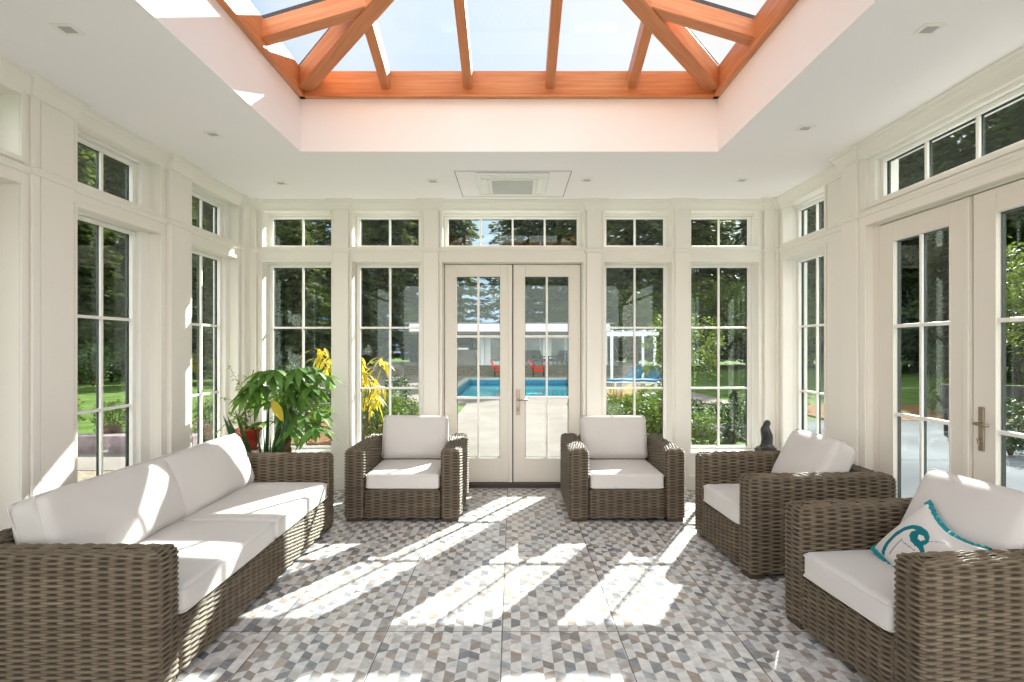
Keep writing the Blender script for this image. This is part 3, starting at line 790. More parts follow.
# decorative bird pillow leaning on the near right armchair's back cushion
def pillow():
    n=110; S=.46; SV=.36
    bird=[(.20,.02),(.17,.20),(.17,.38),(.21,.52),(.28,.63),(.38,.70),(.49,.71),(.58,.66),(.63,.58),(.62,.51),(.72,.44),(.84,.39),(.95,.33),(.83,.35),(.70,.40),(.60,.44),(.54,.43),(.45,.44),(.38,.48),(.35,.54),(.38,.60),(.33,.58),(.27,.49),(.24,.36),(.235,.20),(.27,.02)]
    hole=[(.46,.58),(.52,.61),(.57,.58),(.55,.53),(.49,.53)]
    def inside(p,poly):
        x,y=p; c=False; j=len(poly)-1
        for i in range(len(poly)):
            (xi,yi),(xj,yj)=poly[i],poly[j]
            if (yi>y)!=(yj>y) and x<(xj-xi)*(y-yi)/(yj-yi)+xi: c=not c
            j=i
        return c
    mb=MB()
    for sgn in (1,-1):
        b=len(mb.v)
        for j in range(n+1):
            for i in range(n+1):
                u,v=i/n,j/n; a,c=2*u-1,2*v-1
                h=.065*(max(0,1-a*a)*max(0,1-c*c))**.42
                dent=.016*math.exp(-((a-.35)**2/.5+(c-.75)**2/.05))
                k=1-.05*(1-abs(a))*abs(c)**3; k2=1-.05*(1-abs(c))*abs(a)**3
                sagy=.05*(1-a*a)*max(0,c)**2; mb.v.append((a*S/2*k2,c*SV/2*k-sagy,sgn*h-dent))
        for j in range(n):
            for i in range(n):
                f=(b+j*(n+1)+i,b+j*(n+1)+i+1,b+(j+1)*(n+1)+i+1,b+(j+1)*(n+1)+i)
                mi=0
                if sgn>0:
                    p=((i+.5)/n,(j+.5)/n)
                    if inside(p,bird) and not inside(p,hole): mi=1
                    elif abs(p[0]-.70-.10*math.sin(p[1]*9))<.006 and .45<p[1]<.75: mi=2
                    elif abs(p[1]-.36-.12*(p[0]-.4))<.006 and .36<p[0]<.60: mi=2
                    elif abs(p[0]-.345)<.006 and .1<p[1]<.38: mi=2
                mb.f.append(f if sgn>0 else f[::-1]); mb.mi.append(mi)
    t=thing('throw_pillow','white square throw pillow printed with a teal bird, teal edging','pillow')
    mb.build('cover',[M['pillow'],M['teal2'],M['ink']],t,smooth=True,recalc=False)
    N=40
    for top in (1,-1):
        fl=MB(); P=[]
        for i in range(N+1):
            a=2*i/N-1; y=top*(SV/2*(1-.05*(1-abs(a))))-(.05*(1-a*a) if top>0 else 0)
            P.append((a*(S/2+.006),y,.006*math.sin(i*1.9)-(.016*math.exp(-((a-.35)**2/.5)) if top>0 else 0)))
        for (x,y,z),(x2,y2,z2) in zip(P,P[1:]):
            for hh in (.005,-.005):
                fl.face([(x,y-top*.014,z+hh*2.2),(x2,y2-top*.014,z2+hh*2.2),(x2,y2+top*.020,z2+hh*.6),(x,y+top*.020,z+hh*.6)])
        fl.build('fringe',M['teal'],t,smooth=True,recalc=False)
    return t
pl=pillow()
pl.location=(2.012,2.875,.568)
pl.rotation_mode='QUATERNION'
xax=Vector((.06,-1,0)).normalized(); yax=Vector((.66,0,.75)); yax=(yax-xax*yax.dot(xax)).normalized(); zax=xax.cross(yax)
pl.rotation_quaternion=(Matrix((xax,yax,zax)).transposed() @ Matrix.Rotation(math.radians(-15),3,'Z')).to_quaternion()

# ------------------------------------------------------------------ plants in the back left corner
def rvec(up=0): 
    a=R.uniform(0,2*PI); return Vector((math.cos(a),math.sin(a),up))
def money_tree(loc):
    t=thing('potted_money_tree','tall houseplant with drooping hand shaped leaves and braided trunk','plant',loc)
    pot=MB().lathe([(.13,0),(.16,.04),(.18,.26),(.185,.28),(.165,.28),(.16,.25)]); pot.build('pot',M['greypot'],t,smooth=True)
    MB().lathe([(.158,.24),(.158,.25)]).build('soil',M['soil'],t)
    tr=MB()
    for k in range(3):
        tr.tube([(.028*math.cos(k*2.09+z*16),.028*math.sin(k*2.09+z*16),.24+z) for z in [i*.02 for i in range(26)]],.021,8)
    tops=[]
    st=MB(); lf=MB(); yl=MB()
    base=Vector((0,0,.74))
    rr=random.Random(5)
    for i in range(34):
        a=rr.uniform(0,2*PI); hgt=rr.uniform(.02,.64); rad=rr.uniform(.10,.56)*(1-.45*max(0,hgt-.30)/.3)
        end=base+Vector((rad*math.cos(a)*1.0+.02,rad*math.sin(a)*.62,hgt))
        mid=base.lerp(end,.5)+Vector((0,0,.10))
        st.tube([base+Vector((0,0,-.03)),mid,end],[.007,.004,.003],5)
        out=Vector((math.cos(a),math.sin(a),0))
        for q in range(6):
            an=a+(q-2.5)*.62
            d=Vector((math.cos(an),math.sin(an),rr.uniform(-.35,.15)))
            lf.leaf(end,d,(0,0,1),rr.uniform(.16,.26),rr.uniform(.06,.085),rr.uniform(.35,.8))
    for i in range(9):    # low young shoots by the trunk
        a=rr.uniform(0,2*PI); end=Vector((.16+.10*math.cos(a),-.05+.10*math.sin(a),.30+rr.uniform(.0,.22)))
        st.tube([Vector((.05,0,.24)),end],.004,5)
        for q in range(5):
            an=a+(q-2)*.75; lf.leaf(end,(math.cos(an),math.sin(an),.1),(0,0,1),rr.uniform(.09,.14),.04,.5)
    yl.leaf((.02,-.40,1.07),(.12,-.04,-.17),(.2,-1,.1),.22,.085,.1)
    tr.build('trunk',M['bark'],t,smooth=True); st.build('stem',M['vine'],t,smooth=True); lf.build('foliage',M['leaf'],t,smooth=True,recalc=False); o=yl.build('yellow_leaf',M['yellow'],t,smooth=True,recalc=False)
    o['label']='single yellowed leaf'
    return t
money_tree((-2.22,5.78,0))
def snake_plant(loc):
    t=thing('potted_snake_plant','snake plant with stiff dark upright blades behind sofa end','plant',loc)
    MB().lathe([(.10,0),(.12,.03),(.13,.24),(.115,.24),(.11,.21)]).build('pot',M['greypot'],t,smooth=True)
    MB().lathe([(.112,.20),(.112,.215)]).build('soil',M['soil'],t)
    lf=MB(); rr=random.Random(3)
    for i in range(13):
        a=rr.uniform(0,2*PI); d=Vector((math.cos(a)*.33-.12,math.sin(a)*.25,1)); p=Vector((.05*math.cos(a),.05*math.sin(a),.20))
        lf.leaf(p,d,(math.cos(a+1.5),math.sin(a+1.5),.1),rr.uniform(.55,.86),rr.uniform(.055,.08),-.02,fold=.2)
    lf.build('foliage',M['snake'],t,smooth=True,recalc=False)
snake_plant((-2.28,5.42,0))
def vine_plant(loc):
    t=thing('potted_vine','small leaved trailing plant in a red glazed pot','plant',loc)
    MB().lathe([(.075,.0),(.105,.004),(.11,.02),(.08,.022),(.08,.03),(.10,.07),(.118,.15),(.122,.185),(.128,.19),(.128,.205),(.112,.205),(.108,.18)]).build('pot',M['redpot'],t,smooth=True)
    MB().lathe([(.11,.17),(.11,.178)]).build('soil',M['soil'],t)
    st=MB(); lf=MB(); rr=random.Random(11)
    st2=[(-.02,0,.17),(-.03,.0,.40),(-.0,.02,.62),(.05,.0,.78)]
    st.tube(st2,.005,6)
    for i in range(15):
        a=rr.uniform(0,2*PI); k=rr.uniform(.0,.34)
        P=[Vector((rr.uniform(-.05,.05),rr.uniform(-.05,.05),.17))]
        tip=Vector((-.12+k*math.cos(a)*.8,k*math.sin(a)*.6,rr.uniform(.15,.85)))
        m=P[0].lerp(tip,.5)+Vector((rr.uniform(-.05,.05),0,.12)); P+=[m,tip]
        st.tube(P,.0018,4)
        for q in range(15):
            s=rr.random(); p=(P[0].lerp(m,s*2) if s<.5 else m.lerp(tip,s*2-1)); 
            d=Vector((rr.uniform(-1,1),rr.uniform(-1,1),rr.uniform(-.6,.4))); lf.leaf(p,d,(0,0,1),rr.uniform(.03,.055),rr.uniform(.022,.036),.2)
    st.build('stem',M['bark'],t,smooth=True); lf.build('foliage',M['vine'],t,smooth=True,recalc=False)
    fl=MB()
    for i in range(5):
        fl.leaf((.10+rr.uniform(-.02,.02),-.05,.20),(rr.uniform(-.4,.6),rr.uniform(-.6,.2),rr.uniform(.2,1)),(0,-1,.1),.055,.03,.1)
    fl.build('yellow_flower',M['yellow'],t,recalc=False)
vine_plant((-2.60,5.80,.545))
t=thing('plant_stand','small white square stand under the red flowerpot','stand',(-2.58,5.82,0))
q=MB(); q.box(-.19,.19,-.17,.17,.52,.545); q.build('top',M['trimwhite'],t,bevel=.004)
for sx in (-1,1):
    for sy in (-1,1): MB().box(sx*.165-.015,sx*.165+.015,sy*.145-.015,sy*.145+.015,0,.52).build('leg',M['trimwhite'],t)
q=MB(); q.box(-.15,.15,-.13,.13,.16,.175); q.build('shelf',M['trimwhite'],t)

# carved statue on a pedestal in the back right corner
t=thing('pedestal','slim dark pedestal under the carved figure in back corner','pedestal',(2.61,6.08,0))
MB().box(-.11,.11,-.11,.11,0,.04).build('base',M['foot'],t,bevel=.006); MB().box(-.085,.085,-.085,.085,.04,.475).build('column',M['foot'],t,bevel=.004); MB().box(-.09,.09,-.09,.09,.475,.50).build('top',M['foot'],t,bevel=.005)
def statue(loc):
    t=thing('carved_figure','dark carved stone figure standing upright in the back right corner','statue',loc)
    bm=bmesh.new()
    prof=[(.0,.075,.06,0),(.03,.08,.065,.0),(.04,.058,.05,.0),(.07,.060,.052,.005),(.10,.055,.05,.012),(.14,.062,.05,.010),(.17,.052,.046,-.004),(.20,.050,.044,-.012),(.225,.040,.038,-.012),(.24,.034,.034,-.002),(.255,.036,.036,.008),(.275,.034,.034,.012),(.29,.024,.026,.014),(.30,.006,.008,.012)]
    n=20; rows=[]
    for z,rx,ry,ox in prof:
        rows.append([bm.verts.new((ox+rx*math.cos(2*PI*k/n)*(1+.12*math.sin(k*1.7+z*40)),ry*math.sin(2*PI*k/n)*(1+.1*math.cos(k*2.1+z*33)),z)) for k in range(n)])
    for a,b in zip(rows,rows[1:]):
        for k in range(n): bm.faces.new((a[k],a[(k+1)%n],b[(k+1)%n],b[k]))
    bm.faces.new(rows[0][::-1]); bm.faces.new(rows[-1])
    me=bpy.data.meshes.new('body'); bm.to_mesh(me); bm.free(); me.polygons.foreach_set('use_smooth',[True]*len(me.polygons)); me.materials.append(M['bronze'])
    o=link('body',me,t); s=o.modifiers.new('s','SUBSURF'); s.levels=s.render_levels=1
    MB().box(-.08,.08,-.065,.065,-.0,.022).build('plinth',M['bronze'],t,bevel=.004)
statue((2.61,6.08,.50))

# ------------------------------------------------------------------ outdoors
ZG=-.10
struct(MB().box(-90,90,-40,150,-1.6,-.16).build('lawn_ground',M['lawn']),'mown green lawn all round the house','lawn') if False else None
PX0,PX1,PY0,PY1=-2.25,2.85,19.6,31.2
def lawn():
    mb=MB(); z=-.14
    X=[-90,PX0-.3,PX1+.3,90]; Y=[-40,PY0-.3,PY1+.3,150]
    for i in range(3):
        for j in range(3):
            if i==1 and j==1: continue
            mb.face([(X[i],Y[j],z),(X[i+1],Y[j],z),(X[i+1],Y[j+1],z),(X[i],Y[j+1],z)])
    return struct(mb.build('lawn',M['lawn']),'mown green lawn all round the house','lawn')
lawn()
def slab(name,x0,x1,y0,y1,m,label,cat,z=ZG): return struct(MB().box(x0,x1,y0,y1,-.2,z).build(name,m),label,cat)
slab('patio_path',-1.35,1.55,YB+T+.02,17.2,M['patio'],'pale paved terrace between the back doors and the pool','paving')
def pool_surround():
    mb=MB(); z=ZG
    for x0,x1,y0,y1 in ((-9,PX0-.3,17.2,34),(PX1+.3,6.6,17.2,34),(PX0-.3,PX1+.3,17.2,PY0-.3),(PX0-.3,PX1+.3,PY1+.3,34)): mb.box(x0,x1,y0,y1,-.2,z)
    struct(mb.build('pool_terrace_ground',M['patio']),'pale paving all round the swimming pool','paving')
pool_surround()
t=thing('swimming_pool','blue rectangular swimming pool beyond the back doors','pool',(0,0,0),kind='structure')
mb=MB()
for x0,x1,y0,y1 in ((PX0-.3,PX0,PY0-.3,PY1+.3),(PX1,PX1+.3,PY0-.3,PY1+.3),(PX0,PX1,PY0-.3,PY0),(PX0,PX1,PY1,PY1+.3)): mb.box(x0,x1,y0,y1,-.2,ZG+.02)
mb.build('coping',M['coping'],t,bevel=.01)
mb=MB(); 
for x0,x1,y0,y1 in ((PX0-.1,PX0,PY0,PY1),(PX1,PX1+.1,PY0,PY1),(PX0,PX1,PY0-.1,PY0),(PX0,PX1,PY1,PY1+.1)): mb.box(x0,x1,y0,y1,-1.1,-.2)
mb.build('tile_band',M['pooltile'],t)
MB().box(PX0,PX1,PY0,PY1,-.6,-.5).build('basin',M['poolfloor'],t)
mb=MB(); mb.face([(PX0,PY0,-.38),(PX1,PY0,-.38),(PX1,PY1,-.38),(PX0,PY1,-.38)]); mb.build('water',M['water'],t)

# pool house
def pool_house():
    t=thing('pool_house','low white flat roofed pool house with open front beyond pool','building',(0,0,0))
    Y1=34.6; zf=.42
    st=MB()
    for k in range(4): st.box(-9,8.5,34.0+k*.33,45,ZG,ZG+.13*(k+1))
    st.build('steps',M['plank'],t)
    f=MB(); f.box(-6.3,5.9,34.4,34.65,2.46,2.90); f.box(-6.3,-6.05,34.4,42,2.46,2.90); f.box(5.65,5.9,34.4,42,2.46,2.9); f.build('fascia',M['white'],t)
    MB().box(-6.3,5.9,34.45,42,2.86,2.98).build('roof',M['greypatio'],t); MB().box(-6.05,5.65,34.65,41.5,2.32,2.46).build('soffit',M['soffit'],t)
    w=MB(); w.box(-6.3,-2.6,38.6,38.8,zf,2.4); w.build('kitchen_wall',M['darkroom'],t)
    w=MB(); w.box(-2.2,5.9,36.9,37.1,zf,2.4); w.build('back_wall',M['white'],t)
    for x in (-1.9,-.35,.62,1.95,3.55,5.5): MB().box(x-.11,x+.11,36.5,36.85,zf,2.4).build('post',M['white'],t)
    for x0,x1 in ((-1.5,-.55),(.75,1.75),(2.3,3.3),(3.9,4.9)):
        d=MB(); d.box(x0,x1,36.82,36.9,zf+.1,2.25); o=d.build('glazed_door',M['white'],t)
        g=MB(); g.box(x0+.1,x1-.1,36.79,36.82,zf+.25,2.1); g.build('glass',M['darkpane'],o)
M['darkpane']=mat('dark_reflective_pane',(.12,.16,.17),.12,.6,var=.6,scale=2.5)
pool_house()
def bbq():
    t=thing('outdoor_kitchen','grey stone counter with steel grill in the pool house','grill',(-3.05,36.6,.42))
    MB().box(-.9,.75,-.35,.35,0,.88).build('counter',M['stone'],t); MB().box(-.95,.8,-.4,.4,.88,.95).build('worktop',M['greypatio'],t)
    q=MB(); q.lathe([(.02,-.42),(.26,-.40),(.26,.40),(.02,.42)],n=18)
    o=q.build('grill_hood',M['steel'],t,smooth=False); o.rotation_euler=(0,PI/2,0); o.location=(-.1,0,1.02)
bbq()
def garden_chair(label,loc,rz,m,group,lounge=False):
    t=thing('garden_chair',label,'chair',loc,rz,group)
    MB().box(-.33,.33,-.32,.32,.26,.40).build('seat',m,t,bevel=.03)
    b=MB(); b.beam((0,.30,.36),(0,.52,.92),.64,.10,up=(0,1,0)); b.build('backrest',m,t,bevel=.03)
    for sx in (-1,1):
        MB().box(sx*.34-.03,sx*.34+.03,-.32,.34,.52,.58).build('arm',m,t)
        for sy in (-1,1): MB().box(sx*.32-.025,sx*.32+.025,sy*.29-.025,sy*.29+.025,0,.53).build('leg',M['darkwicker'],t)
    return t
garden_chair('red garden chair on the far pool edge, left one',(-.72,33.0,ZG),PI/2,M['red'],'red garden chairs')
garden_chair('red garden chair on the far pool edge, right one',(1.42,33.0,ZG),PI/2,M['red'],'red garden chairs')
garden_chair('dark wicker chair under the pool house roof, left one',(.95,35.6,.42),0,M['darkwicker'],'dark pool house chairs')
garden_chair('dark wicker chair under the pool house roof, middle one',(1.65,35.8,.42),.5,M['darkwicker'],'dark pool house chairs')
garden_chair('dark wicker chair at the pool house table',(2.55,35.7,.42),-1.2,M['darkwicker'],'dark pool house chairs')
garden_chair('blue backed chair under the right end of pool house roof',(3.55,35.6,.42),0,M['blue'],'pool house chairs')
t=thing('garden_table','small dark round table in the pool house','table',(3.0,35.7,.42)); MB().lathe([(.4,.68),(.4,.72)]).build('top',M['darkwicker'],t); MB().lathe([(.05,0.03),(.05,.68)]).build('stem',M['darkwicker'],t); MB().lathe([(.22,0),(.22,.03)]).build('base',M['darkwicker'],t)
# sun loungers and white pergola frame right of the pool
def lounger(label,loc,rz):
    t=thing('sun_lounger',label,'lounger',loc,rz,'blue sun loungers')
    MB().box(-.33,.33,-1.0,.35,.28,.36).build('mattress',M['blue'],t,bevel=.02)
    b=MB(); b.beam((0,.34,.32),(0,.95,.80),.66,.08,up=(0,1,1)); b.build('backrest',M['blue'],t)
    MB().box(-.35,.35,-1.0,.36,.22,.28).build('frame',M['white'],t)
    for sx in (-1,1):
        for sy in (-.95,.3): MB().box(sx*.32-.025,sx*.32+.025,sy-.025,sy+.025,0,.22).build('leg',M['white'],t)
for k,(x,y) in enumerate(((4.6,24.2),(5.35,24.0),(6.1,23.8))):
    lounger('blue sun lounger right of the pool, '+('first from the pool','middle of three','farthest from the pool')[k],(x,y,ZG),-.9)
t=thing('pergola','slim white pergola frame right of the swimming pool','pergola',(0,0,0))
for x,y in ((4.6,27.5),(6.6,27.5),(4.6,30),(6.6,30)): MB().box(x-.06,x+.06,y-.06,y+.06,ZG,2.1).build('post',M['white'],t)
q=MB()
for y in (27.5,30): q.box(4.4,6.8,y-.06,y+.06,2.1,2.25)
for x in (4.6,5.1,5.6,6.1,6.6): q.box(x-.04,x+.04,27.3,30.2,2.25,2.35)
q.build('top_frame',M['white'],t)

# garden beds and paths
slab('right_patio_ground',XR+T+.02,12.5,-3,8.6,M['greypatio'],'pale grey paving outside the right doors','paving')
slab('right_terrace_ground',5.7,12.5,8.62,13.2,M['greypatio'],'pale grey paving running out to the mulch bed on the right','paving')
slab('mulch_bed_ground',7.2,16,13.25,17.0,M['mulch'],'brown mulch bed beyond the right paving','flower bed')
slab('left_path_ground',-13,-3.6,7.9,9.15,M['patio'],'pale garden path outside the left windows','path')
slab('gravel_ground',-13,XL-T-.02,2,7.85,M['gravel'],'gravel bed against the left wall outside','gravel')
slab('left_bed_ground',-4.9,-1.5,9.6,13.5,M['mulch'],'planted bed left of the paved terrace','flower bed',-.12)
slab('right_bed_ground',1.7,5.2,7.2,12.5,M['mulch'],'planted bed right of the paved terrace','flower bed',-.12) if False else None
slab('right_bed_ground',1.7,3.05,7.2,12.5,M['mulch'],'planted bed right of the paved terrace','flower bed',-.12)
struct(MB().box(-13,-5.0,9.2,9.5,-.2,.16).build('edging_wall',M['purplestone'],bevel=.02),'low mauve stone edging beyond the left path','wall')

# foliage builders -------------------------------------------------
def cards(mb, pts, size, rr, mi=0, flat=.5, asp=.5):
    for p in pts:
        a=rr.uniform(0,2*PI); d=Vector((math.cos(a),math.sin(a),rr.uniform(-.6,.6)))
        n=Vector((rr.uniform(-1,1),rr.uniform(-1,1),rr.uniform(-.3,1))).normalized()
        s=d.cross(n).normalized()*size*asp*.5; d=d.normalized()*size*rr.uniform(.7,1.3)
        mb.face([p, p+d*.5+s, p+d, p+d*.5-s], mi)
def conifer_meshes(seed,H=17,Rb=3.2,trunk_clear=.12):
    rr=random.Random(seed); mb=MB(); tr=MB()
    tr.tube([(0,0,-.3),(0,0,H*.5),(0,0,H*.97)],[H*.016,H*.010,.03],8)
    z=H*trunk_clear
    while z<H*.98:
        f=1-(z-H*trunk_clear)/(H*(1-trunk_clear)); rad=Rb*(f**.8)*rr.uniform(.75,1.1)+.15
        nb=rr.randint(6,8); a0=rr.uniform(0,6)
        for b in range(nb):
            a=a0+b*2*PI/nb+rr.uniform(-.25,.25); L=rad*rr.uniform(.7,1.1)
            n=max(3,int(L/.22))
            for k in range(n):
                s=(k+.5)/n; r=L*s
                c=Vector((math.cos(a)*r,math.sin(a)*r,z+.25*r-.17*r*r/max(.5,L)*1.6))
                w=.55*(1-s*.55)*min(1,L/2)
                for q in range(9):
                    p=c+Vector((rr.uniform(-w,w),rr.uniform(-w,w),rr.uniform(-.2,.12)))
                    d=Vector((math.cos(a)+rr.uniform(-.7,.7),math.sin(a)+rr.uniform(-.7,.7),rr.uniform(-.6,.1))).normalized()*rr.uniform(.32,.62)
                    sd=d.cross(Vector((rr.uniform(-.5,.5),rr.uniform(-.5,.5),1))).normalized()*rr.uniform(.085,.15)
                    mb.face([p,p+d*.55+sd,p+d,p+d*.55-sd])
        z+=H*.033*rr.uniform(.8,1.2)
    return mb,tr
def decid_meshes(seed,H=10,Rc=3.4):
    rr=random.Random(seed); mb=MB(); tr=MB()
    tr.tube([(0,0,-.3),(.1,0,H*.3),(.0,.1,H*.6)],[.22,.16,.08],8)
    for b in range(9):
        a=rr.uniform(0,2*PI); e=Vector((math.cos(a)*Rc*.6,math.sin(a)*Rc*.6,H*rr.uniform(.5,.85)))
        tr.tube([(.05,.05,H*rr.uniform(.25,.5)),e*.6+Vector((0,0,H*.15)),e],[.09,.05,.02],6)
    for c in range(60):
        a=rr.uniform(0,2*PI); r=Rc*math.sqrt(rr.random())*.85; h=H*(.62+rr.uniform(-.36,.34)*(1-.45*r/Rc))
        c0=Vector((r*math.cos(a),r*math.sin(a),h)); s=rr.uniform(.5,.95)
        pts=[c0+Vector((rr.gauss(0,s*.5),rr.gauss(0,s*.5),rr.gauss(0,s*.4))) for _ in range(75)]
        cards(mb,pts,.24,rr)
    return mb,tr
def shrub_meshes(seed,w=.6,h=.8,n=900,size=.07,asp=.5):
    rr=random.Random(seed); mb=MB(); st=MB()
    for k in range(14):
        a=rr.uniform(0,2*PI); e=Vector((math.cos(a)*w*.4*rr.random(),math.sin(a)*w*.4*rr.random(),h*rr.uniform(.5,.95)))
        st.tube([(0,0,-.05),e*.5,e],[.012,.008,.004],4)
    pts=[]
    while len(pts)<n:
        p=Vector((rr.uniform(-1,1),rr.uniform(-1,1),rr.uniform(-1,1)))
        if .45<p.length<1.05*(.8+.35*noise.noise(p*2+Vector((seed,0,0)))+.1): pts.append(Vector((p.x*w/2,p.y*w/2,h*.52+p.z*h*.5)))
    cards(mb,pts,size,rr,asp=asp)
    return mb,st
def grass_tuft(seed,w=.5,h=.9,n=220):
    rr=random.Random(seed); mb=MB()
    for k in range(n):
        a=rr.uniform(0,2*PI); d=Vector((math.cos(a)*w*.6*rr.random(),math.sin(a)*w*.6*rr.random(),h*rr.uniform(.6,1)))
        p=Vector((math.cos(a)*.06,math.sin(a)*.06,-.02)); mb.leaf(p,d,(math.cos(a+1.57),math.sin(a+1.57),0),d.length,.018,.25)
    return mb
protos={}
def plant(kind, builder, mats, name, label, loc, group=None, scale=1, rz=None, cat='tree', pn=('foliage','trunk'), sz=None):
    t=thing(name,label,cat,loc,R.uniform(0,6) if rz is None else rz,group)
    t.scale=(scale,scale,scale*(sz or 1))
    if kind not in protos:
        ms=builder(); me=[]
        for m_,mt,n_ in zip(ms,mats,pn):
            o=m_.build(n_,mt,t,recalc=False); me.append((n_,o.data))
        protos[kind]=me
    else:
        for n_,d in protos[kind]: link(n_,d,t)
    return t
CM=[M['conifer'],M['trunk']]; DM=[M['decid'],M['trunk']]; SM=[M['shrub'],M['trunk']]
con=[lambda s=s,h=h,r=r,c=c: conifer_meshes(s,h,r,c) for s,h,r,c in ((1,18,3.9,.04),(2,17,3.6,.05),(3,19,3.5,.12))]
dec=[lambda s=s: decid_meshes(s,10,3.4) for s in (21,22)]
TR=random.Random(99)
def tree(x,y,kind,label,group,sc=1):
    if kind<3: plant('c%d'%kind,con[kind],CM,'conifer_tree',label,(x,y,-.15),group,sc)
    else: plant('d%d'%kind,dec[kind-3],DM,'broadleaf_tree',label,(x,y,-.15),group,sc)
# belt behind the pool house
for row,(yy,step) in enumerate(((47,4.8),(55,4.8))):
    x=-34
    while x<36:
        xx=x+TR.uniform(-1.2,1.2)
        if row==1 or not (-4.6<xx*47/yy<1.2):
            tree(xx,yy+TR.uniform(-2,2),TR.choice((0,1,2)),'tall dark conifer in the belt behind the pool house','conifers behind the pool house',TR.uniform(1.0,1.3))
        x+=step
for x,y,q_ in ((-3.6,48,.45),(-.6,49,.42)): tree(x,y,3,'low broadleaf tree in the gap of the conifer belt','low trees in the gap of the belt',q_)
for x,y in ((-7,44.5),(4.2,44.6),(5,44),(9,43),(-12,42),(14,42)):
    tree(x,y,TR.choice((3,4)),'pale green broadleaf tree just behind the pool house','broadleaf trees behind the pool house',TR.uniform(.5,.72))
# left belt
for k in range(20):
    y=2+k*2.6; x=-25-(k%2)*6.5-TR.uniform(0,1.5)
    tree(x,y,TR.choice((0,1,2,0)),'tall tree in the belt beyond the left lawn','trees beyond the left lawn',TR.uniform(.95,1.2))
# right belt
for k in range(20):
    y=4+k*2.5; x=26+(k%2)*6.5+TR.uniform(0,1.5)
    tree(x,y,TR.choice((0,1,2)),'tall tree in the belt beyond the right lawn','trees beyond the right lawn',TR.uniform(1.1,1.35))
for x,y in ((11.5,27),(14.5,31),(8.8,34)):
    tree(x,y,TR.choice((3,4)),'leafy tree standing on the lawn right of the pool','leafy trees right of the pool',.55)
for x,y in ((-11.5,31),(-15,26),(-9.5,36)):
    tree(x,y,TR.choice((0,3,1)),'tree standing on the lawn left of the pool','trees left of the pool',.6)

def shr(kind,seed,loc,label,group,mats=None,w=.8,h=.9,n=1100,size=.075,scale=1):
    plant('s_'+kind,lambda: shrub_meshes(seed,w,h,n,size),mats or SM,'garden_shrub',label,loc,group,scale,cat='shrub',pn=('foliage','stem'))
# bed left of the terrace (seen through the left back windows)
for x,y,s in ((-2.25,9.9,1),(-2.9,10.6,.9),(-1.95,11.0,.8),(-3.6,10.2,1.0),(-4.3,11.2,1.1),(-2.6,12.4,.9),(-3.4,12.8,.8)):
    shr('a',31,(x,y,-.12),'leafy green shrub in the bed left of the terrace','shrubs left of the terrace',scale=s)
for x,y,s in ((-4.2,16,1.2),(-5.2,17,1.3),(-3.2,16.3,1.0),(-6.4,17.2,1.3),(-7.6,17,1.2)):
    shr('dk',32,(x,y,-.12),'dark rounded shrub beside the pool paving','dark shrubs by the pool paving',[M['darkshrub'],M['trunk']],scale=s)
# golden shrub just outside between the two left back windows
def golden():
    rr=random.Random(8); mb=MB(); st=MB()
    for k in range(11):
        a=rr.uniform(-PI,PI); e=Vector((math.cos(a)*rr.uniform(.15,.55),math.sin(a)*.35,rr.uniform(.9,1.62)))
        st.tube([(0,0,-.05),e*.6+Vector((0,0,.1)),e],[.014,.008,.004],5)
        for q in range(12):
            d=Vector((rr.uniform(-1,1),rr.uniform(-1,1),rr.uniform(-.9,.1))); mb.leaf(e+Vector((rr.uniform(-.08,.08),rr.uniform(-.08,.08),rr.uniform(-.15,.05))),d,(0,0,1),rr.uniform(.14,.22),.05,.5)
    return mb,st
plant('gold',golden,[M['yellow'],M['trunk']],'golden_shrub','tall shrub with bright yellow drooping leaves outside the left windows',(-2.08,7.8,-.12),None,1.0,cat='shrub',pn=('foliage','stem'),rz=0)
# right of the terrace
for x,y,s in ((1.95,9.3,1),(2.5,9.9,1.1),(2.2,10.8,.9),(2.8,11.4,1.1),(1.9,12.0,.8),(2.75,8.6,.8)):
    shr('b',33,(x,y,-.12),'bright green shrub in the bed right of the terrace','shrubs right of the terrace',scale=s)
for x,y in ((2.6,14.4),(3.1,14.9),(2.9,13.8)):
    t=thing('grass_clump','tan ornamental grass clump right of the terrace','grass',(x,y,-.12),R.uniform(0,6),'ornamental grasses right of the terrace')
    if 'tuft' not in protos: protos['tuft']=grass_tuft(4,.6,1.1).build('blades',M['tan'],t,recalc=False).data
    else: link('blades',protos['tuft'],t)
for k in range(9):
    x,y=3.5+.17*k+TR.uniform(-.08,.08),10.9+TR.uniform(-.4,.4)
    bm=bmesh.new(); bmesh.ops.create_icosphere(bm,subdivisions=3,radius=.2)
    for v in bm.verts: v.co=Vector((v.co.x*1.2,v.co.y,v.co.z*.8))*(1+.35*noise.noise(v.co*6+Vector((k*3,0,0))))
    me=bpy.data.meshes.new('garden_boulder'); bm.to_mesh(me); bm.free(); me.materials.append(M['stone']); me.polygons.foreach_set('use_smooth',[True]*len(me.polygons))
    o=bpy.data.objects.new('garden_boulder',me); C.objects.link(o); o.location=(x,y,-.05); tag(o,'rough grey boulder edging the lawn outside the right back window','rock','boulders outside the right back window')
for x,y,s in ((3.55,11.6,.9),(4.15,11.9,.8),(4.75,12.1,.9)):
    shr('dk',32,(x,y,-.12),'dark shrub behind the boulders right of the terrace','dark shrubs behind the boulders',[M['darkshrub'],M['trunk']],scale=s*.8)
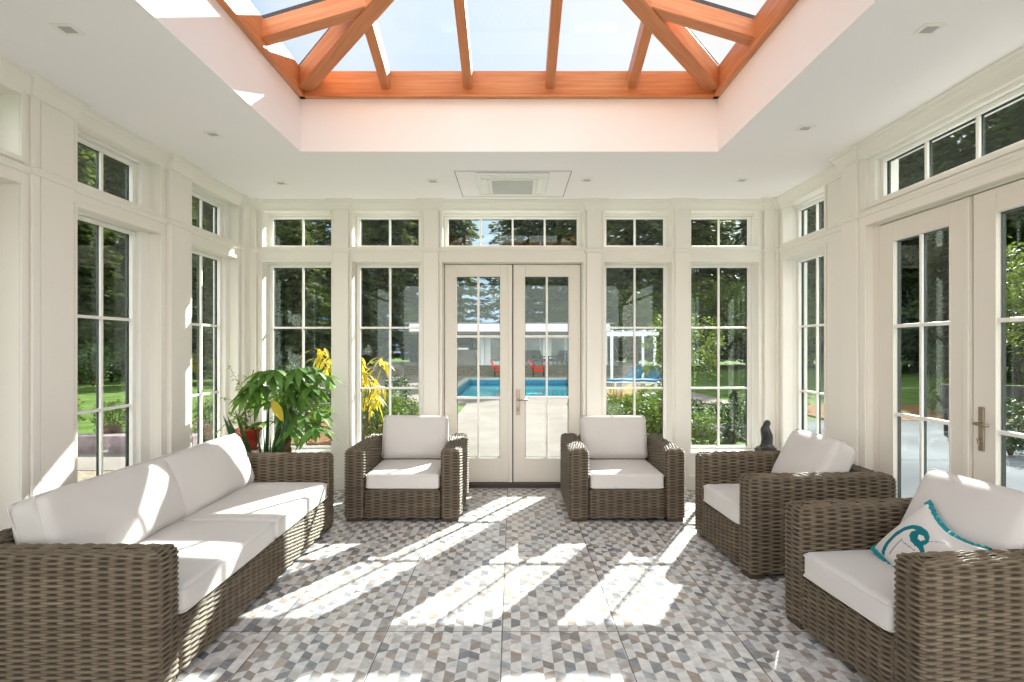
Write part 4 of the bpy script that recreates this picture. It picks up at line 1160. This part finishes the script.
def topiary():
    rr=random.Random(6); mb=MB(); st=MB(); st.tube([(0,0,-.05),(0,0,.8)],.025,6)
    pts=[]
    for k in range(1500):
        z=rr.random(); a=rr.uniform(0,2*PI); r=.20*(1-z)**.7*math.sqrt(rr.uniform(.4,1)); pts.append(Vector((r*math.cos(a),r*math.sin(a),.08+z*.85)))
    cards(mb,pts,.05,rr); return mb,st
plant('topi',topiary,[M['darkshrub'],M['trunk']],'cone_topiary','small dark cone shaped conifer outside the right back window',(3.86,10.3,-.12),cat='shrub',pn=('foliage','trunk'))
# weeping green tree outside the right back window
plant('d3',dec[0],DM,'broadleaf_tree','young leafy tree close outside the right back window',(3.9,13.6,-.15),None,.28)
# right patio edge shrubs, bench
for x,y,s in ((7.6,9.0,1.0),(8.2,9.2,1.1),(8.9,9.1,1.0)):
    shr('dk',32,(x,y,-.10),'dark clipped shrub on the right paving','dark shrubs on the right paving',[M['darkshrub'],M['trunk']],scale=s*.9)
for x,y,s in ((8.8,14.0,.7),(9.6,15.5,.8),(10.4,14.4,.7),(11.5,15.8,.9),(12.6,14.6,.8),(7.6,15.6,.7)):
    shr('b',33,(x,y,-.12),'green shrub in the brown mulch bed','shrubs in the mulch bed',scale=s)
t=thing('garden_bench','dark bench on the right paving beyond the near door','bench',(8.7,10.6,ZG),-.4)
MB().box(-.8,.8,-.22,.22,.42,.48).build('seat',M['darkwicker'],t); q=MB(); q.box(-.8,.8,.18,.24,.50,.95); q.build('backrest',M['darkwicker'],t)
for sx in (-1,1):
    for sy in (-1,1): MB().box(sx*.72-.03,sx*.72+.03,sy*.18-.03,sy*.18+.03,0,.42).build('leg',M['darkwicker'],t)
# golden-green tree outside near right door
plant('d4',dec[1],[M['decid'],M['trunk']],'broadleaf_tree','leafy tree beyond the right hand door paving',(12.5,13.9,-.15),None,.45)
# left side shrubs and flowers
for x,y,s in ((-6.3,10.2,1.0),(-7.2,10.6,.8),(-8.0,10.4,.9),(-5.6,10.9,.8),(-9,10.9,1.0)):
    shr('a',31,(x,y,-.12),'green shrub behind the mauve edging outside the left windows','shrubs behind the mauve edging',scale=s)
for x,y,s in ((-6.75,9.9,.45),(-7.6,9.95,.4),(-5.3,10.1,.45)):
    shr('pk',35,(x,y,-.12),'low pink flowering plant behind the mauve edging','pink flowers behind the mauve edging',[M['pink'],M['trunk']],scale=s)
for k in range(12):
    shr('dk',32,(-17.5-TR.uniform(0,2.5),11+k*1.6,-.12),'dark bush at the far edge of the left lawn','bushes at the edge of the left lawn',[M['darkshrub'],M['trunk']],scale=2.0)
for k in range(12):
    shr('dk',32,(21+TR.uniform(0,2.5),14+k*2.2,-.12),'dark bush at the far edge of the right lawn','bushes at the edge of the right lawn',[M['darkshrub'],M['trunk']],scale=2.0)

# ------------------------------------------------------------------ light
SUN_E, SKY = 13.0, .72
sd=bpy.data.lights.new('sun','SUN'); sd.energy=SUN_E; sd.angle=.0093; sd.color=(1,.97,.925)
so=bpy.data.objects.new('sun',sd); C.objects.link(so)
hdir=Vector((-.54,-1,0)).normalized(); v=Vector((hdir.x,hdir.y,-.637)); so.rotation_euler=v.to_track_quat('-Z','Y').to_euler()
w=bpy.data.worlds.new('sky'); bpy.context.scene.world=w; w.use_nodes=True; nt=w.node_tree; nt.nodes.clear(); N=nt.nodes.new; K=nt.links.new
out=N('ShaderNodeOutputWorld'); bg=N('ShaderNodeBackground'); tc=N('ShaderNodeTexCoord')
sv=(-v).normalized()
dp=N('ShaderNodeVectorMath'); dp.operation='DOT_PRODUCT'; dp.inputs[1].default_value=sv; K(tc.outputs['Generated'],dp.inputs[0])
rp=N('ShaderNodeValToRGB'); e=rp.color_ramp.elements
mr=N('ShaderNodeMapRange'); mr.inputs['From Min'].default_value=-1; mr.inputs['From Max'].default_value=1; K(dp.outputs['Value'],mr.inputs['Value'])
e[0].position=.66; e[0].color=(.34,.60,.95,1); e[1].position=.99; e[1].color=(1.0,.99,.97,1)
x=e.new(.84); x.color=(.42,.68,.98,1); x=e.new(.955); x.color=(.82,.91,1.0,1)
K(mr.outputs[0],rp.inputs[0])
cn=N('ShaderNodeTexNoise'); cn.inputs['Scale'].default_value=2.2; cn.inputs['Detail'].default_value=6; K(tc.outputs['Generated'],cn.inputs['Vector'])
cr=N('ShaderNodeValToRGB'); cr.color_ramp.elements[0].position=.48; cr.color_ramp.elements[1].position=.80; K(cn.outputs['Fac'],cr.inputs[0])
mc=N('ShaderNodeMix'); mc.data_type='RGBA'; K(cr.outputs[0],mc.inputs['Factor']); K(rp.outputs[0],mc.inputs['A']); mc.inputs['B'].default_value=(.97,.985,1.0,1)

sy=N('ShaderNodeSeparateXYZ'); K(tc.outputs['Generated'],sy.inputs[0]); wb_=N('ShaderNodeMapRange'); wb_.inputs['From Min'].default_value=.1; wb_.inputs['From Max'].default_value=-.45; K(sy.outputs['Y'],wb_.inputs['Value'])
mw=N('ShaderNodeMix'); mw.data_type='RGBA'; K(wb_.outputs[0],mw.inputs['Factor']); K(mc.outputs['Result'],mw.inputs['A']); mw.inputs['B'].default_value=(1.0,.982,.965,1)
K(mw.outputs['Result'],bg.inputs['Color']); 
sx=N('ShaderNodeSeparateXYZ'); K(tc.outputs['Generated'],sx.inputs[0])
fb=N('ShaderNodeMapRange'); fb.interpolation_type='SMOOTHSTEP'; fb.inputs['From Min'].default_value=.05; fb.inputs['From Max'].default_value=-.6; fb.inputs['To Min'].default_value=SKY; fb.inputs['To Max'].default_value=SKY*3.2  # sky brightened behind the camera, added as fill through the open end
K(sx.outputs['Y'],fb.inputs['Value']); K(fb.outputs[0],bg.inputs['Strength']); K(bg.outputs[0],out.inputs['Surface'])

# ------------------------------------------------------------------ camera and output
cd=bpy.data.cameras.new('camera'); co=bpy.data.objects.new('camera',cd); C.objects.link(co)
co.location=(0,0,CH); co.rotation_euler=(PI/2,0,0)
cd.sensor_width=36; cd.lens=F/1024*36; cd.shift_x=-(VX-512)/1024; cd.shift_y=(VY-341)/1024; cd.clip_start=.05; cd.clip_end=500
sc=bpy.context.scene; sc.camera=co
sc.view_settings.view_transform='Standard'; sc.view_settings.look='None'; sc.view_settings.gamma=1; sc.view_settings.use_curve_mapping=False
sc.view_settings.exposure=0.62
cy=sc.cycles; cy.max_bounces=10; cy.diffuse_bounces=6; cy.glossy_bounces=4; cy.transparent_max_bounces=24; cy.use_denoising=True
cy.sample_clamp_indirect=6; cy.caustics_reflective=False; cy.caustics_refractive=False
